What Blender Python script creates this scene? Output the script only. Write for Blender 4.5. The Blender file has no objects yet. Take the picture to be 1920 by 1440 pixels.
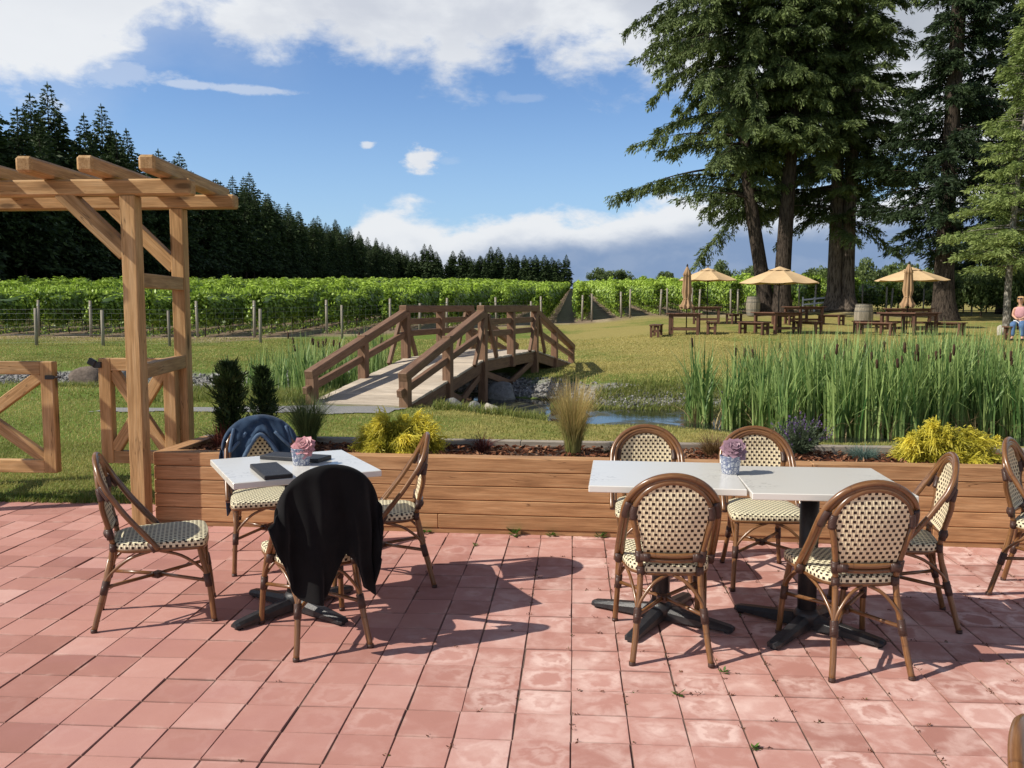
import bpy, bmesh, math, random
import numpy as np
from mathutils import Vector, Matrix, Quaternion

random.seed(7)
RNG = np.random.default_rng(11)
scene = bpy.context.scene
COL = scene.collection
PI = math.pi
R = math.radians

# ------------------------------------------------------------------ scene set-up
CAM_H, F_PX, PITCH, YAW = 1.47, 1650.0, R(5.0911), R(4.0056)
cam_d = bpy.data.cameras.new("camera")
cam = bpy.data.objects.new("camera", cam_d)
COL.objects.link(cam)
cam_d.sensor_width = 36.0
cam_d.lens = 36.0 * F_PX / 1920.0
cam_d.clip_start, cam_d.clip_end = 0.05, 6000
cam.location = (0, 0, CAM_H)
cam.rotation_euler = (PI / 2 - PITCH, 0, YAW)
scene.camera = cam
scene.view_settings.view_transform = 'Standard'
scene.view_settings.look = 'None'
scene.view_settings.exposure = 0
scene.view_settings.gamma = 1
scene.cycles.max_bounces = 8
scene.cycles.diffuse_bounces = 3
scene.cycles.transparent_max_bounces = 8

SUN_AZ, SUN_EL = R(20.5), R(42.0)      # direction in which the light travels over the ground (from +X), elevation
sd = Vector((math.cos(SUN_AZ) * math.cos(SUN_EL), math.sin(SUN_AZ) * math.cos(SUN_EL), -math.sin(SUN_EL)))
sun_l = bpy.data.lights.new("sun", 'SUN')
sun_l.energy = 5.0
sun_l.angle = R(0.5)
sun_l.color = (1.0, 0.93, 0.82)
sun_o = bpy.data.objects.new("sun", sun_l)
COL.objects.link(sun_o)
sun_o.rotation_mode = 'QUATERNION'
sun_o.rotation_quaternion = sd.to_track_quat('-Z', 'Y')
sun_o.location = (-20, -8, 30)

# ------------------------------------------------------------------ node helper
class X:
    """a socket with arithmetic"""
    nt = None
    def __init__(s, sock): s.s = sock
    @staticmethod
    def put(node, i, v):
        if isinstance(v, X): X.nt.links.new(v.s, node.inputs[i])
        else: node.inputs[i].default_value = v
    @staticmethod
    def m(op, *a, clamp=False):
        n = X.nt.nodes.new('ShaderNodeMath'); n.operation = op; n.use_clamp = clamp
        for i, v in enumerate(a): X.put(n, i, v)
        return X(n.outputs[0])
    def __add__(s, o): return X.m('ADD', s, o)
    def __radd__(s, o): return X.m('ADD', o, s)
    def __sub__(s, o): return X.m('SUBTRACT', s, o)
    def __rsub__(s, o): return X.m('SUBTRACT', o, s)
    def __mul__(s, o): return X.m('MULTIPLY', s, o)
    def __rmul__(s, o): return X.m('MULTIPLY', o, s)
    def __truediv__(s, o): return X.m('DIVIDE', s, o)

def sstep(x, a, b, inv=False):
    n = X.nt.nodes.new('ShaderNodeMapRange'); n.interpolation_type = 'SMOOTHSTEP'
    X.put(n, 0, x); n.inputs[1].default_value = a; n.inputs[2].default_value = b
    n.inputs[3].default_value = 1.0 if inv else 0.0; n.inputs[4].default_value = 0.0 if inv else 1.0
    return X(n.outputs[0])
def xyz(v):
    n = X.nt.nodes.new('ShaderNodeSeparateXYZ'); X.put(n, 0, v)
    return X(n.outputs[0]), X(n.outputs[1]), X(n.outputs[2])
def comb(a, b, c):
    n = X.nt.nodes.new('ShaderNodeCombineXYZ')
    for i, v in enumerate((a, b, c)): X.put(n, i, v)
    return X(n.outputs[0])
def scl(v, s):
    n = X.nt.nodes.new('ShaderNodeVectorMath'); n.operation = 'MULTIPLY'
    X.put(n, 0, v); n.inputs[1].default_value = s if hasattr(s, '__len__') else (s, s, s)
    return X(n.outputs[0])
def noise(v, scale, detail=4, rough=0.55, dist=0.0):
    n = X.nt.nodes.new('ShaderNodeTexNoise')
    if v is not None: X.put(n, 'Vector', v)
    n.inputs['Scale'].default_value = scale; n.inputs['Detail'].default_value = detail
    n.inputs['Roughness'].default_value = rough; n.inputs['Distortion'].default_value = dist
    return X(n.outputs[0])
def voro(v, scale, feature='F1', out=0):
    n = X.nt.nodes.new('ShaderNodeTexVoronoi'); n.feature = feature
    if v is not None: X.put(n, 'Vector', v)
    n.inputs['Scale'].default_value = scale
    return X(n.outputs[out])
def mix(f, a, b, mode='MIX'):
    n = X.nt.nodes.new('ShaderNodeMix'); n.data_type = 'RGBA'; n.blend_type = mode
    X.put(n, 0, f)
    for i, v in ((6, a), (7, b)):
        if isinstance(v, X): X.nt.links.new(v.s, n.inputs[i])
        else: n.inputs[i].default_value = (v[0], v[1], v[2], 1)
    return X(n.outputs[2])
def ramp(f, stops):
    n = X.nt.nodes.new('ShaderNodeValToRGB'); X.put(n, 0, f)
    cr = n.color_ramp
    while len(cr.elements) < len(stops): cr.elements.new(0.5)
    for e, (p, c) in zip(cr.elements, stops):
        e.position = p; e.color = (c[0], c[1], c[2], 1)
    return X(n.outputs[0])
def attr(name, vec=False):
    n = X.nt.nodes.new('ShaderNodeAttribute'); n.attribute_name = name
    return X(n.outputs['Vector' if vec else 'Fac'])
def texco(kind='Object'):
    n = X.nt.nodes.new('ShaderNodeTexCoord'); return X(n.outputs[kind])
def bump(h, strength=0.3, dist=0.01):
    n = X.nt.nodes.new('ShaderNodeBump'); X.put(n, 'Height', h)
    n.inputs['Strength'].default_value = strength; n.inputs['Distance'].default_value = dist
    return X(n.outputs[0])

MATS = {}
def new_mat(name):
    m = bpy.data.materials.new(name); m.use_nodes = True
    nt = m.node_tree; X.nt = nt
    b = nt.nodes['Principled BSDF']
    MATS[name] = m
    return m, nt, b
def setb(b, **k):
    names = dict(col='Base Color', rough='Roughness', metal='Metallic', nrm='Normal', spec='Specular IOR Level',
                 coat='Coat Weight', coatr='Coat Roughness', trans='Transmission Weight', ior='IOR', sheen='Sheen Weight')
    for kk, v in k.items():
        i = b.inputs[names[kk]]
        if isinstance(v, X): X.nt.links.new(v.s, i)
        elif kk == 'col': i.default_value = (v[0], v[1], v[2], 1)
        else: i.default_value = v

def leaf_mat(name, dark, light, rough=0.55, trans=0.3, tcol=None, spec=0.3):
    m, nt, b = new_mat(name)
    t = attr('tone')
    c = mix(t, dark, light)
    setb(b, col=c, rough=rough, spec=spec)
    tr = nt.nodes.new('ShaderNodeBsdfTranslucent')
    tc = mix(t, [v * 1.3 for v in (tcol or dark)], [v * 1.5 for v in (tcol or light)])
    nt.links.new(tc.s, tr.inputs[0])
    ms = nt.nodes.new('ShaderNodeMixShader'); ms.inputs[0].default_value = trans
    nt.links.new(b.outputs[0], ms.inputs[1]); nt.links.new(tr.outputs[0], ms.inputs[2])
    nt.links.new(ms.outputs[0], nt.nodes['Material Output'].inputs[0])
    return m

def wood_mat(name, dark, mid, light, rough=0.65, knots=True, grain=1.0, bumps=0.25):
    m, nt, b = new_mat(name)
    g = attr('g', True); t = attr('tone')
    w = noise(scl(g, (1.6, 9, 9)), 2.2, 3, 0.5)
    gr = noise(scl(g, (1.2, 26, 26)), 2.0, 5, 0.6, 0.4)
    fine = noise(scl(g, (6, 190, 190)), 1.0, 3, 0.6)
    f = gr * 0.6 + w * 0.4
    c = ramp(f, [(0.32, dark), (0.5, mid), (0.68, light)])
    c = mix(sstep(fine, 0.42, 0.62, True) * (0.3 * grain), c, [v * 0.45 for v in dark])
    if knots:
        vd = voro(scl(g, (1.5, 5.0, 5.0)), 1.1)
        kn = sstep(vd, 0.06, 0.14, True)
        ring = sstep(vd, 0.12, 0.26, True)
        c = mix(ring * 0.35, c, [v * 0.6 for v in dark])
        c = mix(kn * 0.85, c, [v * 0.28 for v in dark])
    ck = sstep(X.m('ABSOLUTE', noise(scl(g, (0.5, 9, 9)), 2.0, 3, .5) - 0.5), 0.0, 0.009, True) * sstep(noise(scl(g, (1, 2, 2)), 1.7, 2), 0.54, 0.62)
    c = mix(ck * 0.8, c, [v * 0.25 for v in dark])
    # tone of the single board
    hs = nt.nodes.new('ShaderNodeHueSaturation')
    nt.links.new(c.s, hs.inputs['Color'])
    nt.links.new((t * 0.5 + 0.75).s, hs.inputs['Value'])
    c2 = X(hs.outputs[0])
    st = noise(texco('Object'), 2.2, 4, 0.6)
    c2 = mix(sstep(st, 0.45, 0.75) * 0.22, c2, [v * 0.7 for v in mid])
    setb(b, col=c2, rough=rough, spec=0.25, nrm=bump(fine * 0.5 + gr, bumps, 0.004))
    return m

def plain_mat(name, col, rough=0.6, col2=None, nscale=8, bumps=0.0, metal=0.0, spec=0.4, bscale=None):
    m, nt, b = new_mat(name)
    o = texco('Object')
    n = noise(o, nscale, 5, 0.6)
    c2 = col2 or [v * 0.72 for v in col]
    c = mix(sstep(n, 0.35, 0.7), col, c2)
    k = dict(col=c, rough=rough, metal=metal, spec=spec)
    if bumps: k['nrm'] = bump(noise(o, bscale or nscale * 6, 4, 0.6), bumps, 0.006)
    setb(b, **k)
    return m

# ------------------------------------------------------------------ object helpers
def mesh_obj(name, me, parent=None, mats=()):
    for m in mats: me.materials.append(m if not isinstance(m, str) else MATS[m])
    o = bpy.data.objects.new(name, me)
    COL.objects.link(o)
    if parent is not None: o.parent = parent
    return o
def tag(o, label=None, cat=None, group=None, kind=None):
    if label: o['label'] = label
    if cat: o['category'] = cat
    if group: o['group'] = group
    if kind: o['kind'] = kind
    return o
def thing(name, label, cat, loc=(0, 0, 0), rz=0, group=None):
    o = bpy.data.objects.new(name, None); COL.objects.link(o)
    o.empty_display_size = 0.2
    o.location = loc; o.rotation_euler = (0, 0, rz)
    return tag(o, label, cat, group)
CH = {}
def copy_tree(o, parent=None):
    c = o.copy(); COL.objects.link(c)
    if parent is not None: c.parent = parent
    for ch in list(o.children): copy_tree(ch, c)
    return c

def frames(pts):
    P = [Vector(p) for p in pts]
    T = []
    for i in range(len(P)):
        a = P[max(0, i - 1)]; b = P[min(len(P) - 1, i + 1)]
        d = (b - a); T.append(d.normalized() if d.length > 1e-9 else Vector((0, 0, 1)))
    ref = Vector((0, 0, 1)) if abs(T[0].z) < 0.9 else Vector((1, 0, 0))
    u = T[0].cross(ref).normalized(); out = []
    for t in T:
        u = (u - t * u.dot(t)).normalized()
        out.append((u.copy(), t.cross(u).normalized()))
    return P, T, out

def smooth_path(pts, n=6, closed=False):
    """Catmull-Rom"""
    P = [Vector(p) for p in pts]; out = []
    L = len(P)
    rng = range(L if closed else L - 1)
    for i in rng:
        if closed: a, b, c, d = P[(i - 1) % L], P[i], P[(i + 1) % L], P[(i + 2) % L]
        else: a, b, c, d = P[max(0, i - 1)], P[i], P[i + 1], P[min(L - 1, i + 2)]
        for k in range(n):
            t = k / n; t2 = t * t; t3 = t2 * t
            out.append(0.5 * ((2 * b) + (c - a) * t + (2 * a - 5 * b + 4 * c - d) * t2 + (3 * b - a - 3 * c + d) * t3))
    if not closed: out.append(P[-1].copy())
    return out

class MB:
    """collects geometry for ONE mesh; 'g' = local grain coordinate, 'tone' per piece"""
    def __init__(s):
        s.v = []; s.f = []; s.g = []; s.t = []; s.mi = []; s.sm = []
    def add(s, verts, faces, gs=None, tone=None, mi=0, smooth=False):
        o = len(s.v)
        s.v += [tuple(p) for p in verts]
        s.g += [tuple(p) for p in (gs if gs is not None else verts)]
        tone = random.random() if tone is None else tone
        if isinstance(tone, (list, tuple)): s.t += list(tone)
        else: s.t += [tone] * len(verts)
        for f in faces:
            s.f.append(tuple(o + i for i in f)); s.mi.append(mi); s.sm.append(smooth)
        return s
    def box(s, c, size, M=None, bev=0.0, tone=None, mi=0, axis=0, seg=1, taper=None):
        """axis = grain direction of the local box; M = 3x3 or 4x4 orientation"""
        bm = bmesh.new()
        bmesh.ops.create_cube(bm, size=1.0)
        for v in bm.verts:
            v.co = Vector((v.co.x * size[0], v.co.y * size[1], v.co.z * size[2]))
            if taper and v.co.z > 0: v.co.x *= taper; v.co.y *= taper
        if bev > 0:
            bmesh.ops.bevel(bm, geom=list(bm.edges), offset=bev, segments=seg, affect='EDGES', profile=0.5)
        bm.verts.index_update()
        off = Vector((random.uniform(-50, 50), random.uniform(-50, 50), random.uniform(-50, 50)))
        vs, gs = [], []
        perm = {0: (0, 1, 2), 1: (1, 0, 2), 2: (2, 0, 1)}[axis]
        MM = M.to_3x3() if M is not None else None
        for v in bm.verts:
            p = v.co.copy()
            gs.append(Vector((p[perm[0]], p[perm[1]], p[perm[2]])) + off)
            if MM is not None: p = MM @ p
            vs.append(p + Vector(c))
        fs = [[q.index for q in f.verts] for f in bm.faces]
        bm.free()
        return s.add(vs, fs, gs, tone, mi)
    def beam(s, p0, p1, w, h, up=(0, 0, 1), bev=0.004, tone=None, mi=0, ext=0.0):
        """timber from p0 to p1; h along 'up', w across"""
        p0, p1 = Vector(p0), Vector(p1)
        x = (p1 - p0); L = x.length + 2 * ext; x.normalize()
        u = Vector(up); u = (u - x * u.dot(x)).normalized()
        y = u.cross(x).normalized()
        M = Matrix((x, y, u)).transposed()
        return s.box((p0 + p1) / 2, (L, w, h), M, bev, tone, mi, 0)
    def tube(s, pts, r, seg=8, cap=True, tone=None, mi=0, smooth=True, flat=None):
        P, T, fr = frames(pts)
        rs = r if isinstance(r, (list, tuple)) else [r] * len(P)
        vs, gs, fs = [], [], []
        L = 0.0; off = random.uniform(0, 60)
        for i, p in enumerate(P):
            if i: L += (P[i] - P[i - 1]).length
            u, v = fr[i]
            for k in range(seg):
                a = 2 * PI * k / seg
                d = u * math.cos(a) + v * math.sin(a)
                q = p + d * rs[i]
                if flat: q = p + u * math.cos(a) * rs[i] + v * math.sin(a) * rs[i] * flat
                vs.append(q); gs.append((L + off, math.cos(a) * rs[i] + off, math.sin(a) * rs[i]))
        n = len(P)
        for i in range(n - 1):
            for k in range(seg):
                k2 = (k + 1) % seg
                fs.append((i * seg + k, i * seg + k2, (i + 1) * seg + k2, (i + 1) * seg + k))
        if cap:
            fs.append(tuple(range(seg - 1, -1, -1))); fs.append(tuple((n - 1) * seg + k for k in range(seg)))
        return s.add(vs, fs, gs, tone, mi, smooth)
    def lathe(s, prof, seg=20, c=(0, 0, 0), tone=None, mi=0, smooth=True, cap=True):
        vs, fs, gs = [], [], []
        for (r, z) in prof:
            for k in range(seg):
                a = 2 * PI * k / seg
                vs.append(Vector((r * math.cos(a), r * math.sin(a), z)) + Vector(c))
                gs.append((z, a * 0.3, r))
        for i in range(len(prof) - 1):
            for k in range(seg):
                k2 = (k + 1) % seg
                fs.append((i * seg + k, i * seg + k2, (i + 1) * seg + k2, (i + 1) * seg + k))
        if cap:
            fs.append(tuple(range(seg - 1, -1, -1))); fs.append(tuple((len(prof) - 1) * seg + k for k in range(seg)))
        return s.add(vs, fs, gs, tone, mi, smooth)
    def grid(s, fn, nu, nv, tone=None, mi=0, smooth=True, gfn=None):
        vs, gs, fs = [], [], []
        for j in range(nv + 1):
            for i in range(nu + 1):
                p = fn(i / nu, j / nv); vs.append(p)
                gs.append(gfn(i / nu, j / nv, p) if gfn else p)
        for j in range(nv):
            for i in range(nu):
                a = j * (nu + 1) + i
                fs.append((a, a + 1, a + nu + 2, a + nu + 1))
        return s.add(vs, fs, gs, tone, mi, smooth)
    def mesh(s, name):
        me = bpy.data.meshes.new(name)
        me.from_pydata(s.v, [], s.f)
        a = me.attributes.new('g', 'FLOAT_VECTOR', 'POINT')
        a.data.foreach_set('vector', [c for p in s.g for c in p])
        a = me.attributes.new('tone', 'FLOAT', 'POINT'); a.data.foreach_set('value', s.t)
        me.polygons.foreach_set('material_index', s.mi)
        me.polygons.foreach_set('use_smooth', s.sm)
        me.update()
        return me
    def build(s, name, mats, parent=None):
        if not isinstance(mats, (list, tuple)): mats = [mats]
        return mesh_obj(name, s.mesh(name), parent, mats)

def np_mesh(name, V, Fq, tone=None, g=None, smooth=False, mi=None):
    """V (n,3); Fq (m,k) constant k"""
    me = bpy.data.meshes.new(name)
    n, m, k = len(V), len(Fq), Fq.shape[1]
    me.vertices.add(n); me.vertices.foreach_set('co', np.ascontiguousarray(V, dtype=np.float32).ravel())
    me.loops.add(m * k); me.loops.foreach_set('vertex_index', np.ascontiguousarray(Fq, dtype=np.int32).ravel())
    me.polygons.add(m)
    me.polygons.foreach_set('loop_start', np.arange(0, m * k, k, dtype=np.int32))
    me.polygons.foreach_set('loop_total', np.full(m, k, dtype=np.int32))
    me.polygons.foreach_set('use_smooth', np.full(m, bool(smooth)))
    if mi is not None: me.polygons.foreach_set('material_index', np.asarray(mi, dtype=np.int32))
    me.update(calc_edges=True)
    if tone is not None:
        a = me.attributes.new('tone', 'FLOAT', 'POINT'); a.data.foreach_set('value', np.asarray(tone, dtype=np.float32))
    if g is not None:
        a = me.attributes.new('g', 'FLOAT_VECTOR', 'POINT'); a.data.foreach_set('vector', np.asarray(g, dtype=np.float32).ravel())
    return me

def unit(a): return a / np.maximum(np.linalg.norm(a, axis=-1, keepdims=True), 1e-9)
def rand_dirs(n, rng=RNG): return unit(rng.normal(size=(n, 3)))
class Leaves:
    """rhombic leaves and strips -> one quad mesh"""
    def __init__(s): s.V = []; s.F = []; s.T = []; s.M = []; s.n = 0
    def rhomb(s, C, U, W, tone, mi=0, base=False):
        """C centre (or base if base), U half length vector, W half width vector"""
        if base: C = C + U
        V = np.stack([C - U, C + W, C + U, C - W], 1).reshape(-1, 3)
        m = len(C); F = (np.arange(m * 4).reshape(m, 4)) + s.n
        s.V.append(V); s.F.append(F); s.T.append(np.repeat(np.broadcast_to(tone, (m,)), 4)); s.n += m * 4
        s.M.append(np.full(m, mi)); return s
    def strips(s, P, Wd, side, tone, mi=0):
        """P (n,k,3) path points, Wd (k,) or (n,k) half widths, side (n,3)"""
        n, k, _ = P.shape
        Wd = np.broadcast_to(Wd, (n, k))
        A = P + side[:, None, :] * Wd[..., None]; B = P - side[:, None, :] * Wd[..., None]
        V = np.stack([A, B], 2).reshape(-1, 3)
        base = (np.arange(n) * k * 2)[:, None] + (np.arange(k - 1) * 2)[None, :]
        F = np.stack([base, base + 1, base + 3, base + 2], -1).reshape(-1, 4) + s.n
        t = np.broadcast_to(tone, (n,)) if np.ndim(tone) < 2 else tone
        if np.ndim(t) == 1: t = np.repeat(t, k * 2)
        else: t = np.repeat(t.reshape(-1), 2)
        s.V.append(V); s.F.append(F); s.T.append(t); s.M.append(np.full(len(F), mi)); s.n += n * k * 2
        return s
    def raw(s, V, F, tone, mi=0):
        s.V.append(V); s.F.append(F + s.n); s.T.append(np.broadcast_to(tone, (len(V),))); s.M.append(np.full(len(F), mi)); s.n += len(V)
        return s
    def mesh(s, name):
        return np_mesh(name, np.concatenate(s.V), np.concatenate(s.F), np.clip(np.concatenate(s.T), 0, 1), mi=np.concatenate(s.M))
    def build(s, name, mats, parent=None):
        if not isinstance(mats, (list, tuple)): mats = [mats]
        return mesh_obj(name, s.mesh(name), parent, mats)
def perp(U, rng=RNG):
    W = np.cross(U, rand_dirs(len(U), rng)); return unit(W)
# ------------------------------------------------------------------ world: sky with clouds
w = bpy.data.worlds.new("World"); scene.world = w; w.use_nodes = True
nt = w.node_tree; X.nt = nt
bg = nt.nodes['Background']; bg.inputs[1].default_value = 0.07
sky = nt.nodes.new('ShaderNodeTexSky'); sky.sky_type = 'NISHITA'; sky.sun_disc = False
sky.sun_elevation = SUN_EL; sky.sun_rotation = math.atan2(-sd.x, -sd.y)
sky.altitude = 50; sky.air_density = 1.0; sky.dust_density = 0.6; sky.ozone_density = 2.2
D = texco('Generated')
dx, dy, dz = xyz(D)
u = X.m('ARCTAN2', dx, dy) * 57.2958
v = X.m('ARCSINE', dz) * 57.2958
base = X(sky.outputs[0])
base = mix(1.0, base, (1.40, 1.68, 2.08), 'MULTIPLY')
base = mix(sstep(v, 20.0, 45.0) * 0.6, base, (0.0, 0.0, 0.0))
Dn = scl(D, (1, 1, 1.9))
base = mix(sstep(v, 1.0, 15.0, True) * 0.5, base, (6.6, 9.9, 13.4))
n1 = noise(Dn, 5.5, 9, 0.58, 0.25)
n2 = noise(Dn, 17, 8, 0.6, 0.2)
n3 = noise(scl(D, (1, 1, 2.6)), 2.6, 5, 0.55)
uu = (u + 45.0) / 90.0
edge = ramp(uu, [(0.0, [.50] * 3), (0.17, [.56] * 3), (0.235, [.80] * 3), (0.285, [.75] * 3), (0.325, [.79] * 3), (0.37, [.74] * 3), (0.46, [.77] * 3), (0.54, [.69] * 3), (0.66, [.5] * 3), (0.78, [.36] * 3), (1.0, [.3] * 3)])
ev = X.m('MULTIPLY', edge, 20.0)
top = sstep(v - ev + (n1 - 0.5) * 8.5 + (n2 - 0.5) * 6.5, -1.3, 1.7)
wisp_top = sstep(v - ev + (n3 - 0.5) * 10 + (n2 - 0.5) * 3.0, -4.0, 2.5) * sstep(u, -24, -14, True) * 0.25
bank_edge = ramp(uu, [(0.0, [.0] * 3), (0.315, [.02] * 3), (0.35, [.31] * 3), (0.385, [.31] * 3), (0.405, [.27] * 3), (0.44, [.31] * 3), (0.5, [.32] * 3), (0.57, [.33] * 3), (0.8, [.4] * 3), (1.0, [.4] * 3)])
be = X.m('MULTIPLY', bank_edge, 20.0)
bank = sstep(be - v + (n1 - 0.5) * 5.0 + (n2 - 0.5) * 3.6, -0.5, 0.75) * sstep(u, -20, -13)
def puff(u0, v0, ru, rv, amt=1.0):
    a = (u - u0) * (1.0 / ru); b = (v - v0) * (1.0 / rv)
    d = X.m('SQRT', a * a + b * b) + (n2 - 0.5) * 2.4 + (noise(Dn, 45, 7, 0.65) - 0.5) * 1.8
    return sstep(d, 0.45, 1.15, True) * amt
p1 = puff(-10.1, 9.2, 1.35, 0.95)
p2 = puff(-13.1, 9.95, 0.5, 0.3, 0.8)
p3 = puff(-8.0, 9.1, 0.8, 0.25, 0.12)
wisp = puff(-21.5, 12.9, 5.2, 0.28, 0.45)
wisp2 = puff(-3.5, 12.9, 1.8, 0.35, 0.16)
wisp3 = puff(-27.5, 13.3, 3.0, 0.8, 0.35)
def mx(a, b): return X.m('MAXIMUM', a, b)
cov = mx(mx(mx(top, wisp_top), bank), mx(mx(p1, p2), mx(mx(p3, wisp), mx(wisp2, wisp3))))
high = sstep(v, 20.0, 30.0, True)
cov = X.m('MINIMUM', cov, 0.97) * (high * 0.9 + 0.1)
# cloud body: white lit parts, blue-grey bases
shade_top = sstep(n3 + (n1 - 0.5) * 0.9, 0.36, 0.6)
deep = sstep(v, 14.5, 18.0)
ctop = mix(shade_top * (deep * 0.55 + 0.35) * (sstep(u, -30, -12) * 0.7 + 0.3), (12.2, 12.5, 12.9), (8.6, 9.1, 10.2))
ctop = mix(sstep(v - ev, 3.6, 7.0) * sstep(u, -6, 1.5) * 0.6, ctop, (4.2, 4.8, 5.7))
lowd = sstep(be - v + (n1 - 0.5) * 3.4 + (n2 - 0.5) * 1.2, 1.2, 3.1)
cbank = mix(lowd * sstep(u, -13, -2), (12.0, 12.3, 12.7), (3.3, 4.7, 7.4))
cbank = mix(sstep(n2, 0.4, 0.62) * 0.3 * lowd, cbank, (5.6, 6.7, 8.8))
ccol = mix(sstep(v, 8.0, 8.6), cbank, ctop)
fin = mix(cov, base, ccol)
nt.links.new(fin.s, bg.inputs[0])

# ------------------------------------------------------------------ materials
m, nt, b = new_mat('paver')
g = attr('g', True); gx, gy, gz = xyz(g); t = attr('tone')
ob = texco('Object'); ox, oy, oz = xyz(ob)
nA = noise(ob, 7, 5, 0.6, 0.4); nB = noise(ob, 26, 4, 0.6); nC = noise(ob, 1.1, 3, 0.5); nF = noise(ob, 420, 2, 0.6)
nD = noise(comb(ox, oy, gz), 9, 4, 0.55, 0.8)
c = ramp(t * 0.75 + nA * 0.25, [(0.1, (.37, .17, .135)), (0.45, (.50, .245, .20)), (0.75, (.58, .31, .26)), (1.0, (.70, .45, .39))])
r2 = X.m('SQRT', gx * gx + gy * gy)
rm = X.m('MAXIMUM', X.m('ABSOLUTE', gx), X.m('ABSOLUTE', gy)) * 0.55 + r2 * 0.45 + (nD - 0.5) * 1.5 + (nB - 0.5) * 0.5
ring = sstep(rm, 0.38, 0.62) * sstep(rm, 0.68, 0.95, True)
cent = sstep(rm, 0.12, 0.42, True)
side = sstep(ox + (nC - 0.5) * 2.6, -1.3, 0.3)
far = sstep(oy + ox * 0.4, 5.2, 2.4) * 0 + 1.0
gate = sstep(X.m('FRACT', gz * 7.31) + (nC - 0.5) * 0.6, 0.4, 0.95)
gate2 = sstep(X.m('FRACT', gz * 13.7), 0.62, 0.9)
stain = (ring * gate + cent * gate2 * 0.7) * (side * 0.8 + 0.1) * sstep(nB, 0.2, 0.55)
haze = side * sstep(nA + (nD - 0.5) * 0.6, 0.4, 0.75) * 0.5
c = mix(X.m('MINIMUM', stain * 0.7 + haze, 0.8), c, (.84, .62, .55))
c = mix(sstep(noise(ob, 2.3, 3, .5), .45, .7) * 0.22 * (1.0 - side), c, (.43, .2, .2))
c = mix(sstep(nF, 0.5, 0.75) * 0.18, c, (.25, .1, .08))
c = mix(sstep(nB, 0.68, 0.8) * 0.25, c, (.3, .12, .09))
eg = X.m('MAXIMUM', X.m('ABSOLUTE', gx), X.m('ABSOLUTE', gy)) + (nB - 0.5) * 0.035
c = mix(sstep(eg, 0.945, 0.968) * 0.45, c, (.16, .09, .07))
c = mix(sstep(eg, 0.80, 0.9) * sstep(nA, .5, .7) * 0.3, c, (.72, .5, .42))
setb(b, col=c, rough=0.78, spec=0.3, nrm=bump(nF * 0.5 + nB * 0.5, 0.25, 0.003))

plain_mat('joint_dirt', (.19, .12, .095), 0.95, (.10, .075, .058), 14, 0.5)
CED = ((.31, .17, .065), (.53, .325, .145), (.66, .45, .24))
wood_mat('cedar', *CED, rough=0.6)
wood_mat('cedar_planter', (.31, .155, .068), (.53, .29, .135), (.66, .40, .205), rough=0.62)
wood_mat('weathered_grey', (.25, .21, .165), (.36, .31, .25), (.46, .41, .34), rough=0.8, knots=False)
wood_mat('bridge_brown', (.14, .078, .047), (.25, .142, .086), (.33, .20, .125), rough=0.6, knots=False)
wood_mat('bridge_deck', (.42, .34, .25), (.62, .53, .42), (.72, .63, .51), rough=0.8, knots=False)
wood_mat('table_brown', (.08, .04, .026), (.155, .078, .05), (.22, .115, .075), rough=0.6, knots=False)
wood_mat('barrel_oak', (.2, .17, .125), (.33, .285, .215), (.43, .375, .29), rough=0.75, knots=False)
wood_mat('post_grey', (.22, .19, .15), (.34, .3, .24), (.45, .41, .34), rough=0.85, knots=False)

m, nt, b = new_mat('quartz')
ob = texco('Object')
wv = noise(ob, 3.2, 4, 0.6, 2.2)
vein = sstep(X.m('ABSOLUTE', wv - 0.5), 0.0, 0.02, True) * sstep(noise(ob, 2.0, 2), 0.42, 0.56)
c = mix(vein * 0.7, (.76, .735, .67), (.46, .44, .4))
c = mix(sstep(noise(ob, 5, 3), .4, .7) * .25, c, (.74, .73, .69))
setb(b, col=c, rough=0.18, spec=0.5)
plain_mat('black_iron', (.018, .018, .02), 0.42, (.03, .03, .032), 30, 0.25, spec=0.5)
m, nt, b = new_mat('bamboo_tube')
g = attr('g', True); gx, gy, gz = xyz(g)
s1 = noise(scl(g, (3.0, 40, 40)), 2.2, 4, 0.6); s2 = noise(scl(g, (9, 60, 60)), 3, 4, .6)
node = sstep(X.m('FRACT', gx * 5.2), 0.0, 0.05, True)
c = ramp(s1 * 0.7 + s2 * 0.3, [(0.3, (.075, .03, .011)), (0.5, (.19, .085, .03)), (0.7, (.31, .155, .06))])
c = mix(node * 0.5, c, (.07, .03, .012))
setb(b, col=c, rough=0.3, spec=0.5, coat=0.35, coatr=0.2)
m, nt, b = new_mat('binding')
g = attr('g', True); gx, gy, gz = xyz(g)
wr = X.m('ABSOLUTE', X.m('FRACT', gx * 170.0) - 0.5)
setb(b, col=mix(noise(None, 30, 2), (.045, .022, .016), (.085, .042, .03)), rough=0.4, nrm=bump(wr, 0.6, 0.004))
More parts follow.
